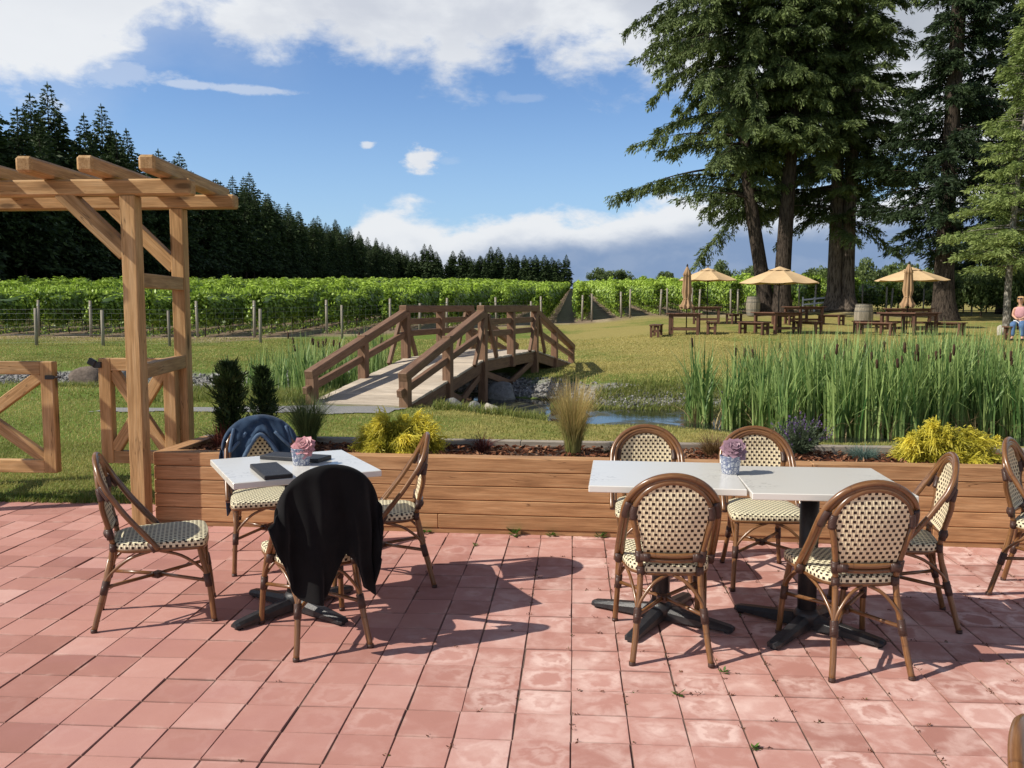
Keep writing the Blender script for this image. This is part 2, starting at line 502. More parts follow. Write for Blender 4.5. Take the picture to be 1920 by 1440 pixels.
def wicker(name, cream, dark):
    m, nt, b = new_mat(name)
    g = attr('g', True); gx, gy, gz = xyz(g)
    PX, PY = 0.0268, 0.0188
    row = X.m('FLOOR', gy * (1 / PY))
    sh = X.m('MODULO', X.m('ABSOLUTE', row), 2.0) * 0.5
    fu = X.m('FRACT', gx * (1 / PX) + sh + 40.0); fv = X.m('FRACT', gy * (1 / PY) + 40.0)
    du = X.m('ABSOLUTE', fu - 0.5); dv = X.m('ABSOLUTE', fv - 0.5)
    hole = sstep(du, 0.22, 0.26, True) * sstep(dv, 0.28, 0.34, True)
    # woven strands: raised across / along
    strand = X.m('ABSOLUTE', X.m('SINE', gx * (PI / PX * 2.0))) * 0.6 + X.m('ABSOLUTE', X.m('SINE', gy * (PI / PY))) * 0.5
    gap = sstep(dv, 0.42, 0.5) * 0.35
    c = mix(gap, cream, [x * 0.55 for x in cream])
    c = mix(hole, c, dark)
    setb(b, col=c, rough=0.5, spec=0.35, nrm=bump(strand - hole * 0.8, 0.55, 0.004))
    return m
wicker('wicker_cream', (.84, .77, .53), (.035, .02, .013))
wicker('wicker_panel', (.80, .68, .45), (.035, .018, .012))
plain_mat('soil', (.055, .036, .025), 0.95, (.11, .075, .052), 6, 0.9, bscale=30)
m, nt, b = new_mat('bark_mulch')
t = attr('tone')
setb(b, col=ramp(t, [(0, (.07, .026, .015)), (0.45, (.19, .072, .037)), (0.8, (.3, .135, .07)), (1, (.42, .25, .15))]), rough=0.9, spec=0.15)
m, nt, b = new_mat('stone_chips')
t = attr('tone')
setb(b, col=ramp(t, [(0, (.07, .07, .07)), (0.5, (.19, .185, .175)), (0.85, (.31, .30, .285)), (1, (.48, .47, .45))]), rough=0.9, spec=0.2)
def rock(name, a, bcol):
    m, nt, b = new_mat(name)
    ob = texco('Object'); n = noise(ob, 4, 8, 0.65); n2_ = noise(ob, 28, 5, 0.6)
    c = ramp(n * .7 + n2_ * .3, [(0.3, a), (0.5, bcol), (0.68, [x * 1.35 for x in bcol])])
    setb(b, col=c, rough=0.9, spec=0.2, nrm=bump(n + n2_ * .4, 0.6, 0.05))
rock('rock_grey', (.12, .12, .115), (.27, .265, .25))
rock('rock_brown', (.09, .07, .055), (.19, .15, .12))
rock('rock_pale', (.33, .3, .24), (.5, .46, .38))
m, nt, b = new_mat('gravel_path')
ob = texco('Object')
c = ramp(voro(ob, 55, 'F1', 0), [(0.0, (.36, .36, .35)), (0.6, (.22, .22, .215)), (1, (.12, .12, .12))])
c = mix(noise(ob, 1.5, 3) * .5, c, (.3, .29, .27))
setb(b, col=c, rough=0.95, nrm=bump(voro(ob, 55), 0.6, 0.01))

# water
m, nt, b = new_mat('pond_water')
ob = texco('Object')
alg = sstep(noise(ob, 0.9, 5, 0.65, 0.5), 0.47, 0.6)
rip = noise(scl(ob, (1, 2.2, 1)), 9, 3, 0.5)
scum = noise(ob, 22, 4, .6)
c = mix(alg, (.012, .016, .014), mix(scum, (.05, .045, .02), (.1, .105, .04)))
setb(b, col=c, rough=(alg * 0.5 + 0.03), spec=0.5, ior=1.33, nrm=bump(rip + scum * alg, 0.05, 0.02))

# ground
m, nt, b = new_mat('ground_grass')
ob = texco('Object')
dirt = attr('m_dirt'); grav = attr('m_gravel'); green = attr('m_green'); mud = attr('m_mud')
a1 = noise(ob, 0.22, 4, 0.6, 0.3); a2 = noise(ob, 1.3, 5, 0.65); a3 = noise(scl(ob, (1, 0.45, 1)), 14, 5, 0.7); a4 = noise(ob, 60, 3, 0.6)
dry = sstep(a1 * 0.5 + a2 * 0.3 + a3 * 0.2 - green * 0.25 + 0.07, 0.42, 0.6)
c = mix(dry, mix(a3, (.09, .14, .022), (.18, .25, .048)), mix(a3, (.25, .205, .06), (.43, .365, .13)))
c = mix(sstep(a4, 0.45, 0.7) * 0.35, c, (.05, .055, .016))
dcol = mix(noise(ob, 5, 6, .7), (.13, .094, .066), (.44, .335, .235))
dcol = mix(sstep(noise(ob, 1.6, 5, .7), .45, .65) * .5, dcol, (.085, .062, .045))
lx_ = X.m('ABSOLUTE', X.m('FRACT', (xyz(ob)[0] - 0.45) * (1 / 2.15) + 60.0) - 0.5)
dcol = mix(sstep(lx_ + (a2 - 0.5) * 0.3, 0.12, 0.26, True) * sstep(a3, 0.35, 0.6) * 0.75, dcol, (.50, .42, .26))  # straw-tan strip along each lane, painting in its sunlit band
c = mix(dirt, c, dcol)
gc = ramp(voro(ob, 16, 'F1', 1) * 1.0, [(0, (.1, .1, .1)), (0.5, (.25, .245, .23)), (1, (.42, .41, .39))])
c = mix(grav, c, gc)
c = mix(mud, c, mix(a2, (.018, .016, .009), (.06, .052, .022)))
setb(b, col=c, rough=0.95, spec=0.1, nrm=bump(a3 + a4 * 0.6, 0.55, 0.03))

leaf_mat('grass_blade', (.11, .165, .026), (.50, .43, .15), 0.6, 0.3)
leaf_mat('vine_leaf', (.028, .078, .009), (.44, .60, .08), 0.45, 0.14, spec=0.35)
leaf_mat('reed_leaf', (.05, .14, .035), (.44, .55, .19), 0.45, 0.3)
leaf_mat('reed_dry', (.2, .15, .07), (.42, .33, .17), 0.7, 0.2)
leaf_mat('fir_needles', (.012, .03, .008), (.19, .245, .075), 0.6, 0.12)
leaf_mat('fir_dark', (.006, .018, .006), (.05, .082, .026), 0.65, 0.08)  # darker needle copy: the shaded conifer's shade put into its colour
leaf_mat('forest_needles', (.008, .022, .007), (.10, .15, .045), 0.65, 0.1)
leaf_mat('light_needles', (.07, .12, .025), (.36, .43, .14), 0.6, 0.25)
leaf_mat('broadleaf', (.03, .055, .014), (.19, .25, .085), 0.55, 0.2)
leaf_mat('hedge_leaf', (.035, .065, .015), (.24, .31, .10), 0.55, 0.25)
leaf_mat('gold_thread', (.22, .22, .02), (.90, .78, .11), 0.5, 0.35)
leaf_mat('feather_green', (.055, .09, .03), (.2, .25, .09), 0.55, 0.25)
leaf_mat('feather_tan', (.16, .2, .05), (.62, .46, .2), 0.55, 0.35)
leaf_mat('dark_red_grass', (.05, .012, .012), (.2, .06, .04), 0.55, 0.2)
leaf_mat('sedge', (.11, .06, .025), (.3, .19, .08), 0.6, 0.2)
leaf_mat('lavender_leaf', (.05, .08, .04), (.15, .19, .11), 0.6, 0.2)
leaf_mat('lavender_flower', (.08, .045, .14), (.22, .14, .3), 0.6, 0.2)
leaf_mat('fescue', (.07, .12, .1), (.2, .29, .24), 0.6, 0.2)
leaf_mat('cedar_scale', (.012, .03, .009), (.07, .11, .03), 0.6, 0.12)
leaf_mat('weed_leaf', (.04, .1, .015), (.13, .24, .04), 0.5, 0.25)
leaf_mat('succulent', (.30, .26, .20), (.72, .33, .38), 0.45, 0.2)
leaf_mat('succulent_dusky', (.17, .13, .15), (.42, .25, .31), 0.45, 0.2)
plain_mat('cattail_brown', (.045, .02, .01), 0.85, (.075, .035, .018), 30)
m, nt, b = new_mat('fir_bark')
ob = texco('Object')
n = noise(scl(ob, (7, 7, 0.9)), 2.2, 6, 0.7); k = sstep(n, 0.36, 0.6)
setb(b, col=mix(k, (.022, .017, .014), (.095, .074, .058)), rough=0.95, spec=0.1, nrm=bump(n, 0.9, 0.12))  # bark darkened so the tall trunks' shade is in the colour
m, nt, b = new_mat('fir_bark_lit')
ob = texco('Object')
n = noise(scl(ob, (7, 7, 0.9)), 2.2, 6, 0.7); k = sstep(n, 0.36, 0.6)
setb(b, col=mix(k, (.05, .04, .032), (.23, .185, .145)), rough=0.95, spec=0.1, nrm=bump(n, 0.9, 0.12))  # paler bark copy: sunlight on the double trunk put into the colour
m, nt, b = new_mat('pale_bark')
ob = texco('Object')
n = noise(scl(ob, (5, 5, 2.5)), 3, 5, 0.7)
setb(b, col=mix(sstep(n, .45, .6), (.12, .105, .085), (.36, .33, .28)), rough=0.9, spec=0.1, nrm=bump(n, 0.6, 0.03))
plain_mat('vine_stem', (.1, .07, .045), 0.9, (.05, .035, .025), 20)
plain_mat('galvanised', (.42, .43, .43), 0.45, (.3, .31, .31), 20, metal=0.6)
plain_mat('fabric_tan', (.66, .47, .26), 0.85, (.6, .42, .23), 3, 0.15, spec=0.15, bscale=200)
plain_mat('fabric_tan_dark', (.42, .27, .15), 0.85, (.36, .23, .13), 3, 0.15, spec=0.15)
plain_mat('pole_dark', (.03, .026, .023), 0.5)
m, nt, b = new_mat('denim')
ob = texco('Object')
tw = X.m('SINE', (xyz(ob)[0] + xyz(ob)[2] * 1.0) * 900.0)
n = noise(ob, 9, 5, .65); t = attr('tone')
c = ramp(n * .6 + t * .4, [(.3, (.010, .022, .046)), (.52, (.022, .05, .098)), (.74, (.09, .145, .23))])
setb(b, col=c, rough=0.85, spec=0.2, sheen=0.2, nrm=bump(tw + noise(ob, 40, 4) * 2, 0.2, 0.003))
m, nt, b = new_mat('black_knit')
ob = texco('Object')
setb(b, col=mix(noise(ob, 14, 4), (.005, .005, .0055), (.014, .0135, .014)), rough=0.95, spec=0.12, sheen=0.06, nrm=bump(noise(ob, 700, 2) + noise(ob, 30, 3), 0.2, 0.003))
plain_mat('menu_leather', (.022, .023, .027), 0.5, (.035, .036, .04), 40, 0.3, bscale=500)
m, nt, b = new_mat('glazed_pot')
g = attr('g', True)
p_ = voro(scl(g, (70, 55, 1)), 1.0, 'DISTANCE_TO_EDGE'); q_ = noise(scl(g, (110, 110, 1)), 1.0, 3, .6, 1.5)
ink = mx(sstep(p_, 0.05, 0.16, True), sstep(X.m('ABSOLUTE', q_ - 0.5), 0.03, 0.06, True))
setb(b, col=mix(ink * 0.85, (.66, .68, .69), (.035, .065, .18)), rough=0.25, coat=0.4)
plain_mat('skin', (.62, .36, .25), 0.5, (.55, .3, .2), 10)
plain_mat('pink_cloth', (.62, .33, .35), 0.85, (.52, .27, .3), 8)
plain_mat('white_cloth', (.75, .77, .8), 0.85, (.65, .68, .72), 8)
plain_mat('jeans_cloth', (.1, .19, .36), 0.85, (.06, .12, .25), 8)
plain_mat('blonde_hair', (.5, .31, .13), 0.6, (.3, .17, .07), 25)
plain_mat('dark_shoe', (.03, .024, .02), 0.5)
plain_mat('dark_lens', (.01, .01, .012), 0.1)

# ------------------------------------------------------------------ terrain
def S(x, a, b):
    t = np.clip((np.asarray(x, float) - a) / (b - a), 0, 1); return t * t * (3 - 2 * t)
def seg_d(x, y, ax, ay, bx, by):
    px, py = bx - ax, by - ay; t = np.clip(((x - ax) * px + (y - ay) * py) / (px * px + py * py), 0, 1)
    return np.hypot(x - ax - t * px, y - ay - t * py)
WATER_Z = -0.27
def water_sd(x, y):
    """signed distance (m) to the pond / creek shoreline (negative inside) and to the dry stony wash"""
    x = np.asarray(x, float); y = np.asarray(y, float)
    wob = 0.16 * np.sin(x * 1.7 + 0.6) + 0.12 * np.sin(y * 2.3 + x * 0.8) + 0.06 * np.sin(x * 5.3 + y * 3.1)
    d = np.minimum(seg_d(x, y, 1.2, 13.5, 9.0, 13.0) - 1.4, seg_d(x, y, 4.0, 12.95, 8.6, 12.6) - 1.95)
    d = np.minimum(d, seg_d(x, y, 0.4, 14.0, -3.2, 16.6) - 1.0)
    d = np.minimum(d, seg_d(x, y, -3.2, 16.6, -6.5, 17.3) - 0.7) + wob
    wash = seg_d(x, y, -6.3, 17.3, -13.8, 17.9) - 1.55 + wob
    return d, wash
def T(x, y):
    x = np.asarray(x, float); y = np.asarray(y, float)
    s = np.maximum(0, y - 24)
    s1 = (np.sqrt(s * s + 9) - 3) * np.where(s > 0, 1, 0)
    s1 = np.where(s1 > 270, 270 + 25 * (1 - np.exp(-(s1 - 270) / 25)), s1)
    z = 0.0266 * s1 + 0.0125 * S(-x, 2, 28) * 85 * (1 - np.exp(-s1 / 85))
    z = z + 0.34 * S(x, -1, 5) * S(y, 21, 31) * (1 - 0.75 * S(y, 50, 70))
    z = z + 0.42 * np.exp(-((x - 14.4) ** 2 + (y - 49.2) ** 2) / 5.0) + 0.2 * np.exp(-((x - 10.3) ** 2 + (y - 46.8) ** 2) / 3.0)
    z = z + 0.02 * np.sin(x * 0.7 + 1) * np.sin(y * 0.5) * S(y, 6.5, 9)
    sd_, wash = water_sd(x, y)
    bank = np.where(sd_ > 0, WATER_Z + 0.27 * S(sd_, -0.35, 1.85) - 0.27 * S(0.0, -0.35, 1.85), WATER_Z + np.maximum(sd_ * .5, -.45))
    z = np.where(sd_ < 1.85, np.minimum(z, bank + S(sd_, 1.2, 1.85) * .05), z)
    z = z - 0.2 * (1 - S(wash, -.6, 0.5))
    z = np.where(y < 6.22, -0.07, z)
    return z
def Tz(x, y): return float(T(np.array([x]), np.array([y]))[0])

VINE_FRONT = lambda x: np.where(np.asarray(x) < -12.7, 33.2, np.where(np.asarray(x) < 0, 33.2 + (np.asarray(x) + 12.7) * 15.2 / 12.7, 48.4 + np.asarray(x) * 0.12))
def axis_lines(lo, hi, fine_lo, fine_hi, step, grow=1.16, jump=None):
    a = list(np.arange(fine_lo, fine_hi + 1e-6, step)); s = step; xx = fine_hi
    while xx < hi: s *= grow; xx += s; a.append(min(xx, hi))
    s = step; xx = fine_lo; L = []
    while xx > lo: s *= grow; xx -= s; L.append(max(xx, lo))
    return np.array(L[::-1] + a)
xs = axis_lines(-1500, 1500, -15, 11, 0.16)
ys = axis_lines(-400, 3000, 6.14, 26, 0.16)
GX, GY = np.meshgrid(xs, ys)
GZ = T(GX, GY)
nx, ny = len(xs), len(ys)
V = np.stack([GX, GY, GZ], -1).reshape(-1, 3)
ii = np.arange(nx * ny).reshape(ny, nx)
Fq = np.stack([ii[:-1, :-1], ii[:-1, 1:], ii[1:, 1:], ii[1:, :-1]], -1).reshape(-1, 4)
me = np_mesh('ground', V, Fq, smooth=True)
SD, WSH = water_sd(GX, GY)
vf = VINE_FRONT(GX)
m_dirt = S(GY - vf + 0.5 * np.sin(GX * 1.3) , -2.6, -0.6) * (1 - S(GX, 17, 20)) * (1 - S(GY, 292, 305))
m_dirt = np.maximum(m_dirt, 0.75 * (1 - S(np.hypot((GX - 15.6) / 1.6, (GY - 47.5) / 1.5), 0.7, 1.5)))
m_dirt = np.maximum(m_dirt, 0.55 * (1 - S(np.hypot((GX - 9.3) / 2.0, (GY - 47.0) / 1.4), 0.7, 1.5)))
rag = 0.13 * np.sin(GX * 5.1) + 0.1 * np.sin(GY * 6.3 + GX * 2)
m_grav = np.maximum(1 - S(WSH + rag, -.1, .25), (1 - S(SD + rag * 2, 1.3, 1.7)) * S(SD, .1, .35) * np.maximum(S(GY, 14.2, 14.7), S(-GX, .6, 1.2) * S(GY, 14.0, 14.6)) * (1 - S(GX, 4.5, 6.5)))
m_mud = 1 - S(SD + rag, 0.02, 0.35)
m_green = S(-GX, -1, 7) * S(GY, 5, 9) * (1 - S(GY, 20, 30) * 0.4) + 0.9 * (1 - S(np.abs(GY - 15.0 - 3 * S(-GX, -3, 4)), 1.8, 4.2)) * S(GX, -16, -13)
m_green = np.maximum(m_green, 1.2 * (1 - S(GY, 6.3, 6.9)))
for nm, arr in (('m_dirt', m_dirt), ('m_gravel', m_grav), ('m_green', m_green), ('m_mud', m_mud)):
    a = me.attributes.new(nm, 'FLOAT', 'POINT'); a.data.foreach_set('value', np.clip(arr, 0, 1.5).astype(np.float32).ravel())
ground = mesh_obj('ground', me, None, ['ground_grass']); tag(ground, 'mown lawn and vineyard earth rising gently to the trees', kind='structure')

# water sheet (only where the pond and creek are)
wx = np.arange(-8, 11.6, 0.2); wy = np.arange(10.6, 19.4, 0.2)
WX, WY = np.meshgrid(wx, wy)
sW, _ = water_sd(WX, WY)
ok = sW < 0.5
idx = np.arange(WX.size).reshape(WX.shape)
q = np.stack([idx[:-1, :-1], idx[:-1, 1:], idx[1:, 1:], idx[1:, :-1]], -1).reshape(-1, 4)
q = q[ok.ravel()[q].all(1)]
used, inv_ = np.unique(q, return_inverse=True)
V = np.stack([WX.ravel(), WY.ravel(), np.full(WX.size, WATER_Z)], -1)[used]
wo = mesh_obj('water', np_mesh('water', V, inv_.reshape(q.shape), smooth=True), None, ['pond_water'])
tag(wo, 'still shallow pond water with patches of algae', kind='structure')

# ------------------------------------------------------------------ patio
GAPB = 0.2
tx = np.arange(-41, 27); ty = np.arange(-28, 17)
TX, TY = np.meshgrid(tx, ty)
cx = (TX * 0.2 + 0.1).ravel(); cy = (2.865 + TY * 0.2 + 0.1).ravel()
keep = np.where(cx < -2.85, cy < 6.22, cy < 5.8)
cx, cy = cx[keep], cy[keep]; n = len(cx)
rg = np.random.default_rng(3)
cx = cx + rg.normal(0, .0012, n); cy = cy + rg.normal(0, .0012, n)
hz = rg.normal(0, 0.0012, n); rot = rg.normal(0, 0.006, n); tiltx = rg.normal(0, 0.006, n); tilty = rg.normal(0, .006, n)
def ringv(h, z):
    k = np.array([(-1, -1), (1, -1), (1, 1), (-1, 1)]) * h
    px = k[None, :, 0] - rot[:, None] * k[None, :, 1]; py = k[None, :, 1] + rot[:, None] * k[None, :, 0]
    zz = z + hz[:, None] + px * tiltx[:, None] + py * tilty[:, None]
    return np.stack([cx[:, None] + px, cy[:, None] + py, zz], -1), np.stack([np.broadcast_to(k[:, 0], px.shape), np.broadcast_to(k[:, 1], px.shape), np.broadcast_to(np.zeros(4), px.shape)], -1) / 0.1
A, ga = ringv(0.0955, 0.0); B, gb = ringv(0.0982, -0.0028); Cc, gc_ = ringv(0.0985, -0.03)
V = np.concatenate([A, B, Cc], 1).reshape(-1, 3)
G = np.concatenate([ga, gb, gc_], 1); idr = rg.random(n); G[..., 2] = idr[:, None]; G = G.reshape(-1, 3)
fl = [(0, 1, 2, 3)] + [(4 + k, 4 + (k + 1) % 4, (k + 1) % 4, k) for k in range(4)] + [(8 + k, 8 + (k + 1) % 4, 4 + (k + 1) % 4, 4 + k) for k in range(4)]
Fq = (np.array(fl)[None] + (np.arange(n) * 12)[:, None, None]).reshape(-1, 4)
tn = np.clip(0.45 + rg.normal(0, .22, n) + .1 * (cx > -.6), 0, 1)
patio = mesh_obj('patio', np_mesh('patio', V, Fq, tone=np.repeat(tn, 12), g=G), None, ['paver'])
tag(patio, 'square red concrete pavers with pale bloom stains', kind='structure')
mb = MB()
mb.add([(-8.4, -3.2, -.0052), (5.6, -3.2, -.0052), (5.6, 5.78, -.0052), (-2.8, 5.78, -.0052), (-2.8, 6.24, -.0052), (-8.4, 6.24, -.0052)], [(0, 1, 2, 3, 4, 5)])
jo = mb.build('patio_bedding', 'joint_dirt'); tag(jo, 'dark sand between the patio pavers', kind='structure')

# moss and grit in the joints
lvm = Leaves(); nm = 700
jx = np.round(RNG.uniform(-6, 21, nm)) * 0.2; jy = 2.865 + np.round(RNG.uniform(-6, 13, nm)) * 0.2
along = RNG.uniform(-.1, .1, nm); vert = RNG.random(nm) < .5
keepm = RNG.random(nm) < (.15 + .85 * (jx > -.3))
cl = np.stack([jx + np.where(vert, 0, along), jy + np.where(vert, along, 0), np.zeros(nm)], -1)[keepm]
kk = np.repeat(np.arange(len(cl)), 7)
Cm = cl[kk] + RNG.normal(0, 1, (len(kk), 3)) * np.array([.006, .006, .0]) + np.array([0, 0, .001])
Um = rand_dirs(len(kk)); Um[:, 2] = np.abs(Um[:, 2]) * .8; Um = unit(Um) * RNG.uniform(.0025, .007, (len(kk), 1))
lvm.rhomb(Cm, Um, perp(Um) * .0022, RNG.random(len(kk)) * .5, (RNG.random(len(kk)) < .88).astype(int), base=True)
mo_ = lvm.build('moss', ['weed_leaf', 'bark_mulch']); tag(mo_, 'tiny moss and brown grit caught in the joints of the pavers', kind='stuff')

# gravel path at the near end of the bridge
PATH = [(-6.6, 12.1), (-5.2, 12.35), (-4.3, 12.55), (-3.6, 12.72), (-2.35, 12.42), (-2.5, 11.75), (-3.2, 11.55), (-4.3, 11.65), (-5.3, 11.75), (-6.8, 11.6)]
def in_poly(x, y, poly):
    r = np.zeros(x.shape, bool); L = len(poly)
    for i in range(L):
        (x0, y0), (x1, y1) = poly[i], poly[(i + 1) % L]
        r ^= ((y0 > y) != (y1 > y)) & (x < (x1 - x0) * (y - y0) / (y1 - y0 + 1e-12) + x0)
    return r
WX, WY = np.meshgrid(np.arange(-7, -2, 0.06), np.arange(11.3, 13, 0.06))
ok = in_poly(WX + 0.05 * np.sin(WY * 9), WY + 0.05 * np.sin(WX * 7), PATH)
idx = np.arange(WX.size).reshape(WX.shape)
q = np.stack([idx[:-1, :-1], idx[:-1, 1:], idx[1:, 1:], idx[1:, :-1]], -1).reshape(-1, 4)
q = q[ok.ravel()[q].all(1)]
used, inv_ = np.unique(q, return_inverse=True)
V = np.stack([WX.ravel(), WY.ravel(), (T(WX, WY) + 0.012).ravel()], -1)[used]
po = mesh_obj('path', np_mesh('path', V, inv_.reshape(q.shape), smooth=True), None, ['gravel_path'])
# ------------------------------------------------------------------ raised planter
PL0, PL1 = Vector((-2.80, 5.635, 0)), Vector((4.6, 5.355, 0))
pd = (PL1 - PL0).normalized(); pn = Vector((-pd.y, pd.x, 0)); PLEN = (PL1 - PL0).length
PM = Matrix((pd, pn, Vector((0, 0, 1)))).transposed()
def pl(a, bb, z=0.0): return PL0 + pd * a + pn * bb + Vector((0, 0, z))
planter = thing('raised_planter', 'long raised timber planter filled with bark mulch along the patio edge', 'planter', (0, 0, 0))
HT, DEP, TH = 0.5, 0.72, 0.115
mb = MB()
ch = 0.0935
mb.box(pl(PLEN / 2, TH / 2 + 0.006, 0.015), (PLEN, TH, 0.034), PM, 0.003, 0.15)
seams = [[1.93, 5.0], [3.7, 6.3], [1.2, 4.6], [2.95, 5.9], [4.28]]
for k in range(5):
    z0 = 0.0325 + k * ch; cuts = [0] + seams[k] + [PLEN]
    for a, e in zip(cuts[:-1], cuts[1:]):
        mb.box(pl((a + e) / 2, TH / 2, z0 + ch / 2 - 0.001), (e - a - 0.002, TH, ch - 0.0035), PM, 0.0045, random.uniform(.3, .8))
mb.build('front_wall', 'cedar_planter', planter)
mb = MB()
for k in range(5):
    z0 = 0.0325 + k * ch
    mb.box(pl(TH / 2, (TH + DEP) / 2 + 0.002, z0 + ch / 2 - .001), (TH, DEP - TH - 0.004, ch - .0035), PM, .0045, None, 0, 1)
mb.build('end_wall', 'cedar_planter', planter)
mb = MB()
for k in range(5):
    z0 = 0.0325 + k * ch
    cuts = [0, 2.4 + .3 * (k % 2), 5.1 - .4 * (k % 3), PLEN]
    for a, e in zip(cuts[:-1], cuts[1:]):
        mb.box(pl((a + e) / 2, DEP + 0.04, z0 + ch / 2 - .001), (e - a - .002, 0.08, ch - .0035), PM, .004, .6)
mb.build('back_wall', 'weathered_grey', planter)
mb = MB()
def soil_fn(a, bb):
    return pl(TH + a * (PLEN - TH), TH + bb * (DEP - TH), 0.445 + 0.012 * math.sin(a * 60) + 0.01 * math.sin(bb * 9 + a * 31))
mb.grid(soil_fn, 120, 6)
mb.build('soil', 'soil', planter)
lv = Leaves(); n = 9000
a = RNG.uniform(TH, PLEN - .02, n); bb = RNG.uniform(TH + .005, DEP - .01, n)
C = np.array(PL0)[None] + a[:, None] * np.array(pd)[None] + bb[:, None] * np.array(pn)[None]
C[:, 2] = 0.456 + RNG.uniform(0, .018, n)
U = rand_dirs(n); U[:, 2] *= 0.35; U = unit(U); ln = RNG.uniform(.008, .03, n)
lv.rhomb(C, U * ln[:, None], perp(U) * (ln * RNG.uniform(.25, .5, n))[:, None], RNG.random(n) ** 1.3)
mo = lv.build('bark_mulch', 'bark_mulch'); tag(mo, 'red-brown bark mulch spread in the planter', kind='stuff')

# ------------------------------------------------------------------ arbor with its gates
arb = thing('timber_arbor', 'cedar timber arbor with chamfered rafters over the garden gate', 'arbor', (0, 0, 0))
PW = 0.099
def post(px, py, z0, z1, name='post'):
    mb = MB(); mb.box((px, py, (z0 + z1) / 2), (PW, PW, z1 - z0), None, .005, .6, 0, 2)
    return mb.build(name, 'cedar', arb)
XR, YF, YB = -2.845, 5.55, 6.60
XL = -5.35
XRB, XLB = XR - .165, XL - .165
for (x, y, z1) in ((XR, YF, 2.17), (XRB, YB, 2.20), (XL, YF, 2.17), (XLB, YB, 2.20)):
    post(x, y, 0.0, z1)
mb = MB(); mb.beam((XL - .45, YF, 2.222), (-2.43, YF, 2.222), .1, .104, bev=.012, tone=.55); mb.build('beam', 'cedar', arb)
mb = MB(); mb.beam((XLB - .45, YB, 2.252), (-2.555, YB, 2.252), .1, .104, bev=.012, tone=.5); mb.build('beam', 'cedar', arb)
for k in range(8):
    x = -2.555 - 0.384 * k
    mb = MB(); mb.beam((x, 5.19, 2.322), (x - .24, 6.95, 2.354), .1, .098, bev=.016, tone=.35 + .4 * random.random()); mb.build('rafter', 'cedar', arb)
def brace(p0, p1, wd=.088):
    mb = MB(); mb.beam(p0, p1, wd, .1, up=(0, 1, 0) if False else (0, 0, 1), bev=.005); mb.build('brace', 'cedar', arb)
brace((XR - .03, YF, 1.80), (XR - .45, YF, 2.20)); brace((XRB - .03, YB, 1.76), (XRB - .52, YB, 2.23))
brace((XL + .03, YF, 1.80), (XL + .45, YF, 2.20)); brace((XLB + .03, YB, 1.76), (XLB + .52, YB, 2.23))
for (x, xb) in ((XR, XRB), (XL, XLB)):
    for z in (1.635, 1.04):
        a0 = Vector((x, YF + PW / 2 - .0, z)); a1 = Vector((xb, YB - PW / 2, z))
        mb = MB(); mb.beam(a0, a1, .085, .095, bev=.004, tone=.3); mb.build('side_rail', 'cedar', arb)

def gate(name, label, hinge, ang, wid, z0, z1, latch_side):
    g = thing(name, label, 'gate', (hinge[0], hinge[1], 0), ang)
    s = .095; dp = .07
    for x in (s / 2, wid - s / 2):
        mb = MB(); mb.box((x, 0, (z0 + z1) / 2), (s, dp, z1 - z0), None, .005, .55, 0, 2); mb.build('stile', 'cedar', g)
    for z in (z0 + s / 2, z1 - s / 2):
        mb = MB(); mb.box((wid / 2, 0, z), (wid - 2 * s - .002, dp - .006, s), None, .004, None, 0, 0); mb.build('rail', 'cedar', g)
    A = Vector((s + .005, -.004, z0 + s + .005)); Bq = Vector((wid - s - .005, -.004, z1 - s - .005))
    mb = MB(); mb.beam(A, Bq, .05, .085, up=(0, 0, 1), bev=.004, tone=.6)
    mb.build('cross_brace', 'cedar', g)
    A = Vector((s + .005, .005, z1 - s - .005)); Bq = Vector((wid - s - .005, .005, z0 + s + .005)); mid = (A + Bq) / 2; d = (Bq - A).normalized() * .052
    for p, q in ((A, mid - d), (mid + d, Bq)):
        mb = MB(); mb.beam(p, q, .05, .085, up=(0, 0, 1), bev=.004, tone=.5); mb.build('cross_brace', 'cedar', g)
    lx = wid - s / 2 if latch_side > 0 else s / 2
    mb = MB()
    if latch_side > 0:
        mb.box((lx + .03, -dp / 2 - .008, z1 - .115), (.07, .012, .03), None, .002)
        mb.tube([(lx + .06, -dp / 2 - .008, z1 - .115), (lx + .115, -dp / 2 - .008, z1 - .112)], .007)
        mb.build('latch', 'black_iron', g)
    else:
        mb.box((lx - .045, -dp / 2 - .01, z1 - .05), (.06, .02, .045), None, .003)
        mb.box((lx - .085, -dp / 2 - .012, z1 - .03), (.06, .03, .05), Matrix.Rotation(.5, 3, 'Y'), .004)
        mb.build('latch', 'black_iron', g)
    return g
gate('garden_gate', 'wider left gate leaf with crossed braces hanging clear of the lawn', (-4.92, 6.22), R(0.5), 1.10, .232, 1.06, 1)
gate('garden_gate', 'narrow gate leaf with black latch behind the near arbor post', (-3.622, 6.50), R(0.5), .60, .26, 1.07, -1)

